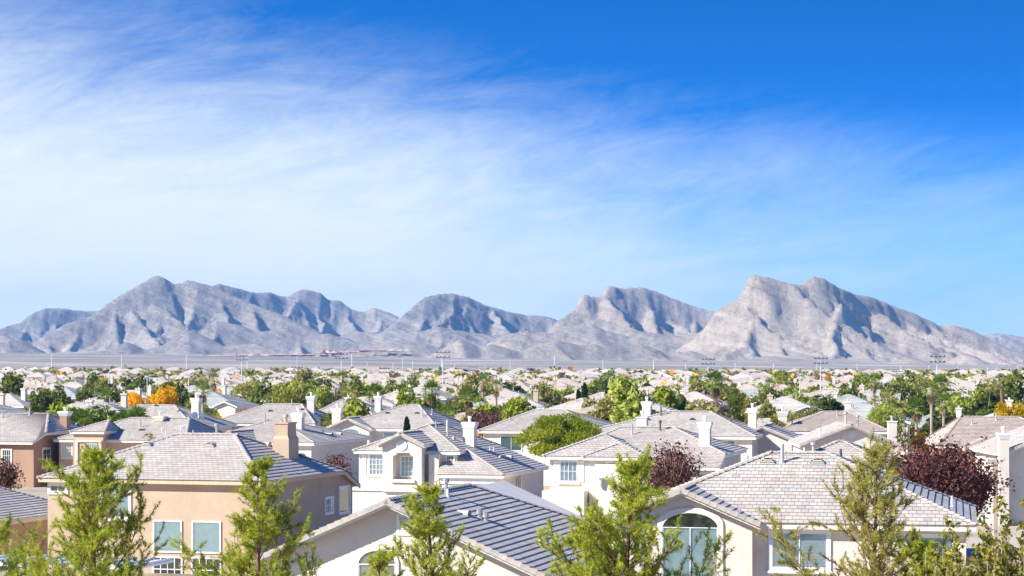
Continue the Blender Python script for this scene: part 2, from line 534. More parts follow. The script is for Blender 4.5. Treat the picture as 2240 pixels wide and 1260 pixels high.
class House:
    def __init__(s, label, X, Y, th, tile='tile', near=0, wall='stucco_white', trim='trim_white', group=None, name='house', cat='house', seed=1):
        s.root = empty(name, (X, Y, 0), -R(th))
        tag(s.root, label, cat, group)
        s.X, s.Y, s.th = X, Y, R(th)
        s.tile, s.near, s.wallm, s.trimm = tile, near, wall, trim
        s.rng = random.Random(seed)
        s.planes = []
        s.capl = []
        s.walls = MB(); s.trim = MB(); s.deck = MB(); s.tiles = MB()
        s.full = []

    def w2(s, p):
        c, q = math.cos(s.th), math.sin(s.th)
        return (s.X + p[0] * c + p[1] * q, s.Y - p[0] * q + p[1] * c, p[2])

    # planes are convex loops whose first edge is the eave
    def plane(s, poly, tiles=True):
        P = [np.array(p, float) for p in poly]
        S = P[1] - P[0]; S[2] = 0
        S /= np.linalg.norm(S)
        n = np.cross(P[1] - P[0], P[-1] - P[0])
        if abs(n).max() < 1e-9:
            n = np.cross(P[1] - P[0], P[2] - P[0])
        n /= np.linalg.norm(n)
        if n[2] < 0:
            n = -n
        T = np.cross(n, S)
        if T[2] < 0:
            T = -T; S = -S
        O = P[0]
        pl = dict(P=P, S=S, T=T, n=n, O=O)
        s.planes.append(pl)
        s.deck.add([tuple(p) for p in P], [tuple(range(len(P)))])
        if not tiles:
            return
        poly2 = [(float(np.dot(p - O, S)), float(np.dot(p - O, T))) for p in P]
        tmin, tmax = min(p[1] for p in poly2), max(p[1] for p in poly2)
        t0b = tmin - 0.03
        ar = sum(poly2[i][0] * poly2[(i + 1) % len(poly2)][1] - poly2[(i + 1) % len(poly2)][0] * poly2[i][1] for i in range(len(poly2)))
        if ar < 0:
            poly2 = poly2[::-1]
        edges = []
        for i in range(len(poly2)):
            p, q = poly2[i], poly2[(i + 1) % len(poly2)]
            a, b_ = q[1] - p[1], -(q[0] - p[0])
            edges.append((a, b_, a * p[0] + b_ * p[1]))
        # let the bottom course overhang the eave a little
        k = 0
        while t0b + k * TE < tmax - 0.02:
            ta, tb = t0b + k * TE, min(t0b + (k + 1) * TE, tmax + 0.2)
            band = clip(clip(poly2, 0, -1, -max(ta, tmin)), 0, 1, t0b + (k + 1) * TE)
            if len(band) >= 3:
                if k == 0:
                    band = [(p[0], ta if p[1] <= tmin + 1e-6 else p[1]) for p in band]
                smin, smax = min(p[0] for p in band), max(p[0] for p in band)
                off = (0.5 * TW if k % 2 else 0.0)
                j = math.floor((smin - off) / TW)
                while off + j * TW < smax - 1e-4:
                    sa, sb = off + j * TW, off + (j + 1) * TW
                    cs = ((sa, max(ta, tmin)), (sb, max(ta, tmin)), (sb, ta + TE), (sa, ta + TE))
                    tint = s.rng.random()
                    if all(a * x + b_ * y <= c + 1e-6 for a, b_, c in edges for x, y in cs):
                        s.full.append((O + S * sa + T * ta, S, T, n, tint, ta))
                    else:
                        g = 0.008
                        q = clip(clip(band, -1, 0, -(sa + g)), 1, 0, sb - g)
                        if len(q) >= 3:
                            s.cut_tile(q, ta, O, S, T, n, tint)
                    j += 1
            k += 1

    def cut_tile(s, q, ta, O, S, T, n, tint):
        top = [tuple(O + S * x + T * y + n * (TB - (TB - 0.004) * (y - ta) / TE)) for x, y in q]
        fs = [tuple(range(len(q)))]
        low = [(x, y) for x, y in q if y < ta + 0.02]
        vs = list(top)
        if len(low) >= 2:
            xa, xb = min(p[0] for p in low), max(p[0] for p in low)
            b = len(vs)
            vs += [tuple(O + S * xa + T * ta + n * 0.018), tuple(O + S * xb + T * ta + n * 0.018), tuple(O + S * xb + T * ta + n * TB), tuple(O + S * xa + T * ta + n * TB)]
            fs.append((b, b + 1, b + 2, b + 3))
        s.tiles.add(vs, fs, 0, tint)

    def zat(s, x, y):
        best = -1
        for pl in s.planes:
            P = pl['P']
            xy = [(p[0], p[1]) for p in P]
            sg = [((xy[(i + 1) % len(xy)][0] - xy[i][0]) * (y - xy[i][1]) - (xy[(i + 1) % len(xy)][1] - xy[i][1]) * (x - xy[i][0])) for i in range(len(xy))]
            if all(v >= -1e-6 for v in sg) or all(v <= 1e-6 for v in sg):
                n, O = pl['n'], pl['O']
                z = O[2] - (n[0] * (x - O[0]) + n[1] * (y - O[1])) / n[2]
                if z > best:
                    best, s.lastn = z, n
        return best

    def cap(s, p0, p1, kind='ridge_cap', up=(0, 0, 1)):
        s.capl.append((p0, p1, kind, up))

    def hip(s, x0, x1, y0, y1, ze, rx0, rx1, ry, rz, slab=True, sides='frbl', wall=None, o=0.45):
        a, b, c, d = (x0, y0, ze), (x1, y0, ze), (x1, y1, ze), (x0, y1, ze)
        r0, r1 = (rx0, ry, rz), (rx1, ry, rz)
        same = abs(rx0 - rx1) < 0.05
        if 'f' in sides: s.plane([a, b, r1] if same else [a, b, r1, r0])
        if 'r' in sides: s.plane([b, c, r1])
        if 'b' in sides: s.plane([c, d, r0] if same else [c, d, r0, r1])
        if 'l' in sides: s.plane([d, a, r0])
        for e in ((a, r0), (b, r1), (c, r1), (d, r0)):
            s.cap(*e)
        if not same:
            s.cap(r0, r1)
        if slab:
            s.slab(x0, x1, y0, y1, ze)
        if wall is not False:
            s.walls.box(x0 + o, x1 - o, y0 + o, y1 - o, 0, ze - 0.1)

    def slab(s, x0, x1, y0, y1, ze, h=0.26):
        s.trim.box(x0 + 0.03, x1 - 0.03, y0 + 0.03, y1 - 0.03, ze - h, ze - 0.012)

    def gable(s, x0, x1, yf, yb, ze, xr, zr, o=0.4, og=0.4, wall=True, z0=0, both=False, caps=True):
        """ridge along y; rake gable at the front (yf is the roof edge)"""
        s.plane([(x1, yf, ze), (x1, yb, ze), (xr, yb, zr), (xr, yf, zr)])
        s.plane([(x0, yb, ze), (x0, yf, ze), (xr, yf, zr), (xr, yb, zr)])
        if caps:
            s.cap((xr, yf, zr), (xr, yb, zr))
            s.cap((x1, yf, ze), (xr, yf, zr), 'rake_tile', 'R')
            s.cap((x0, yf, ze), (xr, yf, zr), 'rake_tile', 'L')
        t = 0.05
        ends = [(yf + 0.02, 1)] + ([(yb - 0.02, -1)] if both else [])
        for y, d in ends:
            for xa, za, xb, zb in ((x0 + 0.02, ze, xr, zr), (xr, zr, x1 - 0.02, ze)):
                s.trim.prism([(xa, y, za - 0.03), (xb, y, zb - 0.03), (xb, y, zb - 0.28), (xa, y, za - 0.28)], (0, t * d, 0))
        for xa, xb in ((x0 + 0.03, x0 + 0.08), (x1 - 0.08, x1 - 0.03)):
            s.trim.box(xa, xb, yf + 0.07, yb, ze - 0.26, ze - 0.012)
        if wall:
            p = (zr - ze) / (x1 - xr); pl = (zr - ze) / (xr - x0)
            za, zb, zc = ze + pl * o - 0.09, zr - 0.09, ze + p * o - 0.09
            s.walls.prism([(x0 + o, yf + og, z0), (x1 - o, yf + og, z0), (x1 - o, yf + og, zc), (xr, yf + og, zb), (x0 + o, yf + og, za)], (0, yb - yf - 2 * og if both else yb - yf - og, 0))

    def chimney(s, x, y, w, d, ztop, wall=None, cap=None, capmat=None, shoulder=0, flue='trim_white', capw=0.16, caph=0.5):
        z0 = s.zat(x, y)
        b = MB()
        zb = min(s.zat(x - w / 2, y), s.zat(x + w / 2, y), s.zat(x, y - d / 2), s.zat(x, y + d / 2), z0)
        if shoulder:
            zs = zb + (ztop - zb) * 0.56
            b.box(x - w / 2 - shoulder, x + w / 2 + shoulder, y - d / 2 - shoulder, y + d / 2 + shoulder, 0 if zb < 0 else zb - 0.4, zs)
            lo = [(x - w / 2 - shoulder, y - d / 2 - shoulder, zs), (x + w / 2 + shoulder, y - d / 2 - shoulder, zs), (x + w / 2 + shoulder, y + d / 2 + shoulder, zs), (x - w / 2 - shoulder, y + d / 2 + shoulder, zs)]
            hi = [(x - w / 2, y - d / 2, zs + 0.22), (x + w / 2, y - d / 2, zs + 0.22), (x + w / 2, y + d / 2, zs + 0.22), (x - w / 2, y + d / 2, zs + 0.22)]
            b.add(lo + hi, [(i, (i + 1) % 4, 4 + (i + 1) % 4, 4 + i) for i in range(4)])
            b.box(x - w / 2, x + w / 2, y - d / 2, y + d / 2, zs + 0.22, ztop)
        else:
            b.box(x - w / 2, x + w / 2, y - d / 2, y + d / 2, 0 if zb < 0 else zb - 0.4, ztop)
        ch = b.obj('chimney', wall or s.wallm, s.root)
        c = MB()
        if cap != 'flat':
            q = capw
            z1 = ztop - caph + 0.05
            lo = [(x + sx * (w / 2 + 0.02), y + sy * (d / 2 + 0.02), z1) for sx, sy in ((-1, -1), (1, -1), (1, 1), (-1, 1))]
            mi = [(x + sx * (w / 2 + q), y + sy * (d / 2 + q), z1 + caph * 0.75) for sx, sy in ((-1, -1), (1, -1), (1, 1), (-1, 1))]
            hi = [(p[0], p[1], z1 + caph) for p in mi]
            c.add(lo + mi + hi, [(i, (i + 1) % 4, 4 + (i + 1) % 4, 4 + i) for i in range(4)] + [(4 + i, 4 + (i + 1) % 4, 8 + (i + 1) % 4, 8 + i) for i in range(4)] + [(8, 9, 10, 11)])
            zt = z1 + caph
        else:
            c.box(x - w / 2 - 0.05, x + w / 2 + 0.05, y - d / 2 - 0.05, y + d / 2 + 0.05, ztop, ztop + 0.1)
            zt = ztop + 0.1
        c.obj('chimney_cap', capmat or s.trimm, ch)
        f = MB()
        f.tube([(x, y, zt), (x, y, zt + 0.30), (x, y, zt + 0.301), (x, y, zt + 0.48)], [0.11, 0.11, 0.17, 0.17], 8)
        f.obj('flue', flue, ch, False)
        return ch

    def pipe(s, x, y, h, r=0.05, mat='metal_grey', cap=False):
        z = s.zat(x, y)
        b = MB()
        b.tube([(x, y, z - 0.1), (x, y, z + 0.06), (x, y, z + 0.061), (x, y, z + h)], [r * 2.2, r * 1.8, r, r], 8)
        if cap:
            b.tube([(x, y, z + h - 0.12), (x, y, z + h + 0.06)], [r * 1.8, r * 1.8], 8)
        b.obj('vent_pipe', mat, s.root)

    def vent(s, x, y, r=0.3, ln=0.55, mat='vent_tile', louvre=True):
        """half-round dormer vent facing down the slope"""
        z = s.zat(x, y); n = Vector(s.lastn)
        dn = Vector((n.x, n.y, 0)).normalized()
        sd = Vector((0, 0, 1)).cross(dn)
        O = Vector((x, y, z))
        b = MB()
        K = 8
        fr, bk = [], []
        front = O + dn * 0.12
        zf = s.zat(front.x, front.y) - 0.02
        for i in range(K + 1):
            a = math.pi * i / K
            p = Vector((front.x, front.y, zf)) + sd * (r * math.cos(a)) + Vector((0, 0, r * 0.95 * math.sin(a)))
            fr.append(p)
            slope = math.hypot(n.x, n.y) / n.z
            back = p - dn * ((p.z - zf) / slope + 0.02)
            bk.append(back)
        vs = [tuple(p) for p in fr + bk]
        b.add(vs, [(i, i + 1, K + 2 + i, K + 1 + i) for i in range(K)])
        vo = b.obj('roof_vent', mat, s.root)
        c = MB()
        inn = [Vector((front.x, front.y, zf)) - dn * 0.03 + (p - Vector((front.x, front.y, zf))) * 0.97 for p in fr]
        c.add([tuple(p) for p in inn], [tuple(range(K + 1))])
        c.obj('vent_screen', 'dark_room', vo)
        if louvre:
            for k in range(4):
                zz = r * 0.95 * (k + 0.4) / 4.3
                hw = r * math.sqrt(max(0, 1 - (zz / (r * 0.95)) ** 2)) * 0.96
                l = MB()
                cc = Vector((front.x, front.y, zf + zz))
                a, e = cc - sd * hw, cc + sd * hw
                q = [a, e, e + dn * 0.03 - Vector((0, 0, 0.05)), a + dn * 0.03 - Vector((0, 0, 0.05))]
                l.add([tuple(p) for p in q], [(0, 1, 2, 3)])
                l.obj('louvre', mat, vo)

    # windows: face 'f' (plane y=c, looking -y), 'r' (plane x=c, looking +x), 'l'
    def window(s, face, c, u, z, w, h, cols=2, rows=1, trim=0.12, trimmat=None, glass='glass', back='blind_white', slats=0, shutters=None, arch=0.0, sill=True, frame='vinyl_white', grid=0.03, name='window'):
        if face == 'f':
            T = lambda a, d, zz: (a, c - d, zz)
        elif face == 'r':
            T = lambda a, d, zz: (c + d, a, zz)
        else:
            T = lambda a, d, zz: (c - d, -a, zz)

        def slabm(mb, pts, d0, d1):
            n = len(pts)
            vs = [T(a, d1, zz) for a, zz in pts] + [T(a, d0, zz) for a, zz in pts]
            mb.add(vs, [tuple(range(n))] + [(i, i + n, (i + 1) % n + n, (i + 1) % n) for i in range(n)])

        def outline(e):
            """window outline grown by e"""
            a0, a1, z0, z1 = u - w / 2 - e, u + w / 2 + e, z - h / 2 - e, z + h / 2 + e
            if not arch:
                return [(a0, z0), (a1, z0), (a1, z1), (a0, z1)]
            zs = z1 - arch - e * 0.3
            K = 14
            return [(a0, z0), (a1, z0)] + [(u + (w / 2 + e) * math.cos(math.pi * k / K), zs + (arch + e * 0.3) * math.sin(math.pi * k / K)) for k in range(K + 1)]
        tm = trimmat or s.trimm
        fr = MB()
        po, pi = outline(trim), outline(0)
        n = len(po)
        d1, d0 = 0.07, -0.05
        vs = [T(a, d1, zz) for a, zz in po] + [T(a, d1, zz) for a, zz in pi] + [T(a, d0, zz) for a, zz in po] + [T(a, d0 + 0.06, zz) for a, zz in pi]
        fs = []
        for i in range(n):
            j = (i + 1) % n
            fs += [(i, j, n + j, n + i), (2 * n + i, i, j, 2 * n + j)[::-1], (n + i, n + j, 3 * n + j, 3 * n + i)]
        fr.add(vs, fs)
        if sill:
            a0, a1, zz = u - w / 2 - trim - 0.06, u + w / 2 + trim + 0.06, z - h / 2 - trim
            slabm(fr, [(a0, zz - 0.07), (a1, zz - 0.07), (a1, zz + 0.04), (a0, zz + 0.04)], 0, 0.12)
        wo = fr.obj(name, tm, s.root)
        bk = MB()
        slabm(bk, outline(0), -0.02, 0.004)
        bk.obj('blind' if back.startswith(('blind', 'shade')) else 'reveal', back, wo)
        if slats:
            zs0, zs1 = z - h / 2 + 0.02, z + h / 2 - arch - 0.02
            for k in range(slats):
                zz = zs0 + (zs1 - zs0) * (k + 0.5) / slats
                hh = (zs1 - zs0) / slats * 0.36
                m = MB()
                a0, a1 = u - w / 2 + 0.01, u + w / 2 - 0.01
                m.add([T(a0, 0.006, zz + hh), T(a1, 0.006, zz + hh), T(a1, 0.03, zz - hh), T(a0, 0.03, zz - hh)], [(0, 1, 2, 3)])
                m.obj('slat', 'blind_white' if back != 'blind_sand' else back, wo)
        # one pane per column, then the sash bars
        a0 = u - w / 2
        for i in range(cols):
            pa, pb = a0 + w * i / cols, a0 + w * (i + 1) / cols
            g = MB()
            if arch and cols == 1:
                pts = outline(-0.01)
            else:
                pts = [(pa + 0.01, z - h / 2 + 0.01), (pb - 0.01, z - h / 2 + 0.01), (pb - 0.01, z + h / 2 - arch), (pa + 0.01, z + h / 2 - arch)]
            g.add([T(a, 0.036 + 0.002 * i, zz) for a, zz in pts], [tuple(range(len(pts)))])
            g.obj('pane', glass, wo)
        if arch and cols > 1:
            g = MB()
            K = 14
            zs = z + h / 2 - arch
            pts = [(u + (w / 2) * math.cos(math.pi * k / K), zs + arch * math.sin(math.pi * k / K)) for k in range(K + 1)]
            g.add([T(a, 0.045, zz) for a, zz in pts], [tuple(range(len(pts)))])
            g.obj('pane', 'glass_dark' if glass == 'glass_arch' else glass, wo)
        m = MB()
        zt = z + h / 2 - arch
        bw = 0.035
        for a in (a0 + bw / 2, a0 + w - bw / 2):
            slabm(m, [(a - bw / 2, z - h / 2), (a + bw / 2, z - h / 2), (a + bw / 2, zt), (a - bw / 2, zt)], 0.0, 0.052)
        for zz in (z - h / 2 + bw / 2, zt - (0 if arch else bw / 2)):
            slabm(m, [(a0, zz - bw / 2), (a0 + w, zz - bw / 2), (a0 + w, zz + bw / 2), (a0, zz + bw / 2)], 0.0, 0.050 if not arch else 0.056)
        m.obj('sash', frame, wo)
        for i in range(1, cols):
            a = a0 + w * i / cols
            m = MB()
            slabm(m, [(a - bw / 2, z - h / 2), (a + bw / 2, z - h / 2), (a + bw / 2, zt), (a - bw / 2, zt)], 0.0, 0.055)
            m.obj('mullion', frame, wo)
        if rows > 1 or cols > 2:
            sub = 2 if cols == 2 else 1
            for i in range(cols):
                for k in range(1, sub):
                    a = a0 + w * (i + k / sub) / cols
                    m = MB(); slabm(m, [(a - grid / 2, z - h / 2), (a + grid / 2, z - h / 2), (a + grid / 2, zt), (a - grid / 2, zt)], 0.0, 0.047)
                    m.obj('mullion', frame, wo)
            for k in range(1, rows):
                zz = z - h / 2 + (zt - z + h / 2) * k / rows
                m = MB(); slabm(m, [(a0, zz - grid / 2), (a0 + w, zz - grid / 2), (a0 + w, zz + grid / 2), (a0, zz + grid / 2)], 0.0, 0.048)
                m.obj('mullion', frame, wo)
        if shutters:
            for sg in (-1, 1):
                a = u + sg * (w / 2 + trim + 0.19)
                m = MB()
                slabm(m, [(a - 0.17, z - h / 2 - 0.05), (a + 0.17, z - h / 2 - 0.05), (a + 0.17, z + h / 2 + 0.05), (a - 0.17, z + h / 2 + 0.05)], 0, 0.06)
                m.obj('shutter', shutters, wo)
        return wo

    def finish(s):
        if s.walls.f:
            s.walls.obj('wall', s.wallm, s.root)
        if s.trim.f:
            s.trim.obj('fascia', s.trimm, s.root)
        near = s.near
        if near:
            roof = s.deck.obj('roof', 'deck', s.root)
            cp = Vector((0, 0, CAM_H))
            vis = []
            for i, (P, S, T, n, tint, ta) in enumerate(s.full):
                wpt = Vector(s.w2(tuple(P)))
                nn = s.w2(tuple(np.array([0, 0, 0]) + n)); o0 = s.w2((0, 0, 0))
                nw = Vector(nn) - Vector(o0)
                vd = cp - wpt
                ds = vd.length
                px = wpt.x / wpt.y * 5000 + 1120
                py = 795 - (wpt.z - CAM_H) / wpt.y * 5000
                inview = -20 < px < 2260 and py < 1270
                score = nw.dot(vd) / ds / ds ** 2 if inview else -1
                vis.append((score, i))
            vis.sort(reverse=True)
            pick = set(i for sc, i in vis[:near] if sc > 0)
            tm = tile_mesh(s.tile + '_obj')
            for i in sorted(pick):
                P, S, T, n, tint, ta = s.full[i]
                Mx = Matrix.Identity(4)
                for r in range(3):
                    Mx[r][0], Mx[r][1], Mx[r][2], Mx[r][3] = S[r], T[r], n[r], P[r]
                o = bpy.data.objects.new('roof_tile', tm)
                link(o, roof)
                o.matrix_basis = Mx
            rest = [f for i, f in enumerate(s.full) if i not in pick]
        else:
            rest = s.full
        tb = s.tiles
        g = 0.008
        for P, S, T, n, tint, ta in rest:
            a = P + S * g; b = P + S * (TW - g)
            u = T * (TE + 0.015) + n * 0.004
            l = n * TB
            tb.add([tuple(a + l), tuple(b + l), tuple(b + u), tuple(a + u), tuple(a + n * 0.018), tuple(b + n * 0.018)], [(0, 1, 2, 3), (4, 5, 1, 0)], 0, tint)
        # caps
        capobjs = []
        for p0, p1, kind, up in s.capl:
            if kind == 'rake_tile':
                upv = Vector((0, 0, 1))
            else:
                upv = Vector((0, 0, 1))
            if p0[2] > p1[2]:
                p0, p1 = p1, p0
            o, d, ln, Mr = segs_matrix(p0, p1, upv)
            k = 0
            while k * 0.335 < ln - 0.1:
                pos = o + d * (k * 0.335)
                Mx = Matrix.Translation(pos) @ Mr
                if kind == 'rake_tile':
                    # local x must point into the roof plane (away from the gable edge = +y)
                    xax = Vector((0, 1, 0)); zax = xax.cross(d)
                    if zax.z < 0:
                        zax = -zax
                    M3 = Matrix((xax, d, zax)).transposed().to_4x4()
                    Mx = Matrix.Translation(pos) @ M3
                if near:
                    capobjs.append((kind, Mx))
                else:
                    cap_geom(tb, kind, Mx, 0.06, s.rng.random())
                k += 1
        if near:
            for kind, Mx in capobjs:
                ob = bpy.data.objects.new('rake_tile' if kind == 'rake_tile' else 'ridge_cap', cap_mesh(kind, s.tile + '_obj'))
                link(ob, roof)
                ob.matrix_basis = Mx
            if tb.f:
                t = tb.obj('roof_tiles', s.tile, s.root)
                t['kind'] = 'stuff'
        else:
            nd = len(s.deck.f)
            for v in range(1):
                base = len(tb.v)
                tb.v.extend(s.deck.v)
                for f in s.deck.f:
                    tb.f.append(tuple(base + i for i in f)); tb.m.append(1); tb.t.append(0.5)
            tb.obj('roof', [s.tile, 'deck'], s.root)
        return s

# ------------------------------------------------------------------ numpy noise
_grad = {}


def pnoise(x, y, seed):
    if seed not in _grad:
        ang = np.random.default_rng(seed).random((256, 256)) * 2 * np.pi
        _grad[seed] = (np.cos(ang), np.sin(ang))
    gx, gy = _grad[seed]
    xi, yi = np.floor(x).astype(int), np.floor(y).astype(int)
    fx, fy = x - xi, y - yi
    u, v = fx * fx * fx * (fx * (fx * 6 - 15) + 10), fy * fy * fy * (fy * (fy * 6 - 15) + 10)

    def g(a, b, dx, dy):
        i, j = a % 256, b % 256
        return gx[i, j] * dx + gy[i, j] * dy
    n00, n10 = g(xi, yi, fx, fy), g(xi + 1, yi, fx - 1, fy)
    n01, n11 = g(xi, yi + 1, fx, fy - 1), g(xi + 1, yi + 1, fx - 1, fy - 1)
    return (n00 * (1 - u) + n10 * u) * (1 - v) + (n01 * (1 - u) + n11 * u) * v


def fbm(x, y, seed, octv=5, gain=0.5, lac=2.03):
    s, a = 0, 1
    for o in range(octv):
        s = s + a * pnoise(x, y, seed + o); x, y, a = x * lac + 7.3, y * lac + 3.1, a * gain
    return s


def ridged(x, y, seed, octv=5, gain=0.55, lac=2.07):
    s, a, w, tot = 0, 1, 1, 0
    for o in range(octv):
        n = 1 - np.abs(pnoise(x, y, seed + o)) * 1.9
        n = np.clip(n, 0, 1) ** 2
        s = s + a * n * w; tot += a
        w = np.clip(n * 1.6, 0, 1); x, y, a = x * lac + 5.2, y * lac + 1.7, a * gain
    return s / tot


def plain_z(y, x=0.0):
    return 31.0 * np.clip((y - 850.0) / 3650.0, 0, 4) ** 1.12 * np.clip(0.66 - np.asarray(x) / 2200.0, 0.12, 1.15)


# ------------------------------------------------------------------ ground
def ground_material():
    m, nt, N, L, b = new_mat('ground')
    t = N.new('ShaderNodeTexCoord')
    n1 = noise(N, L, 0.004, 6, 0.65)
    mp = N.new('ShaderNodeMapping'); mp.inputs['Scale'].default_value = (0.0012, 0.012, 0.01)
    L.new(t.outputs['Object'], mp.inputs[0])
    n2 = noise(N, L, 1.0, 6, 0.6, vec=mp.outputs[0])
    vo = N.new('ShaderNodeTexVoronoi'); vo.inputs['Scale'].default_value = 0.11
    L.new(t.outputs['Object'], vo.inputs['Vector'])
    r = ramp(N, [(0.36, (0.30, 0.26, 0.20)), (0.47, (0.40, 0.34, 0.265)), (0.56, (0.48, 0.41, 0.325)), (0.64, (0.62, 0.545, 0.45))])
    mx = N.new('ShaderNodeMix'); mx.data_type = 'FLOAT'; mx.inputs[0].default_value = 0.55
    L.new(n1.outputs[0], mx.inputs[2]); L.new(n2.outputs[0], mx.inputs[3])
    L.new(mx.outputs[0], r.inputs[0])
    # open desert beyond the last houses: dark scrub flats with pale washes
    rf = ramp(N, [(0.40, (0.21, 0.19, 0.16)), (0.49, (0.30, 0.265, 0.22)), (0.55, (0.39, 0.34, 0.28)), (0.60, (0.55, 0.49, 0.41)), (0.66, (0.62, 0.56, 0.48))])
    L.new(mx.outputs[0], rf.inputs[0])
    sp = N.new('ShaderNodeSeparateXYZ'); L.new(t.outputs['Object'], sp.inputs[0])
    fr = N.new('ShaderNodeMapRange'); fr.inputs[1].default_value = 1300; fr.inputs[2].default_value = 1600
    L.new(sp.outputs[1], fr.inputs[0])
    gm = N.new('ShaderNodeMix'); gm.data_type = 'RGBA'
    L.new(fr.outputs[0], gm.inputs['Factor']); L.new(r.outputs[0], gm.inputs['A']); L.new(rf.outputs[0], gm.inputs['B'])
    r2 = ramp(N, [(0.12, (0.42, 0.46, 0.36)), (0.34, (1, 1, 1))])
    L.new(vo.outputs['Distance'], r2.inputs[0])
    q = N.new('ShaderNodeMix'); q.data_type = 'RGBA'; q.blend_type = 'MULTIPLY'; q.inputs[0].default_value = 0.8
    L.new(gm.outputs['Result'], q.inputs['A']); L.new(r2.outputs[0], q.inputs['B'])
    L.new(q.outputs['Result'], b.inputs['Base Color'])
    b.inputs['Roughness'].default_value = 1.0
    b.inputs['Specular IOR Level'].default_value = 0.05


ground_material()
ys = np.concatenate([np.linspace(-300, 800, 12), np.linspace(900, 4600, 60), np.array([6000, 9000, 14000, 30000])])
xs = np.concatenate([np.array([-16000, -9000, -5000]), np.linspace(-3000, 3000, 61), np.array([5000, 9000, 16000])])
GX, GY = np.meshgrid(xs, ys)
GZ = plain_z(np.minimum(GY, 4600), GX) + np.where(GY > 1500, fbm(GX / 420, GY / 420, 5, 4) * 4.0 * np.clip((GY - 1500) / 1500, 0, 1), 0)
ny_, nx_ = GX.shape
V = np.stack([GX, GY, GZ], -1).reshape(-1, 3)
ii = np.arange((ny_ - 1) * nx_).reshape(ny_ - 1, nx_)[:, :-1].ravel()
Fq = np.stack([ii, ii + 1, ii + nx_ + 1, ii + nx_], -1)
gr = link(bpy.data.objects.new('ground', np_mesh('ground', V, Fq, 'ground', smooth=True)))
tag(gr, 'flat desert ground under the suburb rising towards the mountains', kind='structure')


# ------------------------------------------------------------------ mountains
def mountain_material():
    m, nt, N, L, b = new_mat('rock')
    t = N.new('ShaderNodeTexCoord')
    a = N.new('ShaderNodeAttribute'); a.attribute_name = 'pale'
    n1 = noise(N, L, 0.006, 9, 0.68)
    n2 = noise(N, L, 0.06, 9, 0.8)
    # tilted beds: layers dip to the right
    mr = N.new('ShaderNodeMapping'); mr.inputs['Rotation'].default_value = (0.12, R(-24), 0)
    L.new(t.outputs['Object'], mr.inputs[0])
    mp = N.new('ShaderNodeMapping'); mp.inputs['Scale'].default_value = (0.003, 0.003, 0.06)
    L.new(mr.outputs[0], mp.inputs[0])
    n3 = noise(N, L, 1.0, 7, 0.72, vec=mp.outputs[0])
    s1 = N.new('ShaderNodeMath'); s1.operation = 'MULTIPLY_ADD'; s1.inputs[1].default_value = 0.28; L.new(n1.outputs[0], s1.inputs[0])
    s2 = N.new('ShaderNodeMath'); s2.operation = 'MULTIPLY_ADD'; s2.inputs[1].default_value = 0.40; L.new(n2.outputs[0], s2.inputs[0])
    s3 = N.new('ShaderNodeMath'); s3.operation = 'MULTIPLY'; s3.inputs[1].default_value = 0.32; L.new(n3.outputs[0], s3.inputs[0])
    L.new(s3.outputs[0], s2.inputs[2]); L.new(s2.outputs[0], s1.inputs[2])
    rd = ramp(N, [(0.38, (0.095, 0.092, 0.095)), (0.46, (0.225, 0.21, 0.205)), (0.53, (0.34, 0.31, 0.28)), (0.62, (0.55, 0.49, 0.42))])
    rp = ramp(N, [(0.38, (0.24, 0.195, 0.155)), (0.46, (0.45, 0.375, 0.295)), (0.53, (0.57, 0.485, 0.385)), (0.62, (0.70, 0.61, 0.50))])
    L.new(s1.outputs[0], rd.inputs[0]); L.new(s1.outputs[0], rp.inputs[0])
    mx = N.new('ShaderNodeMix'); mx.data_type = 'RGBA'
    L.new(a.outputs['Fac'], mx.inputs['Factor']); L.new(rd.outputs[0], mx.inputs['A']); L.new(rp.outputs[0], mx.inputs['B'])
    L.new(mx.outputs['Result'], b.inputs['Base Color'])
    b.inputs['Roughness'].default_value = 1.0
    b.inputs['Specular IOR Level'].default_value = 0.05
    bp = N.new('ShaderNodeBump'); bp.inputs['Strength'].default_value = 1.0; bp.inputs['Distance'].default_value = 11.0
    ad = N.new('ShaderNodeMath'); ad.operation = 'ADD'
    L.new(n2.outputs[0], ad.inputs[0]); L.new(n3.outputs[0], ad.inputs[1])
    L.new(ad.outputs[0], bp.inputs['Height']); L.new(bp.outputs[0], b.inputs['Normal'])


mountain_material()
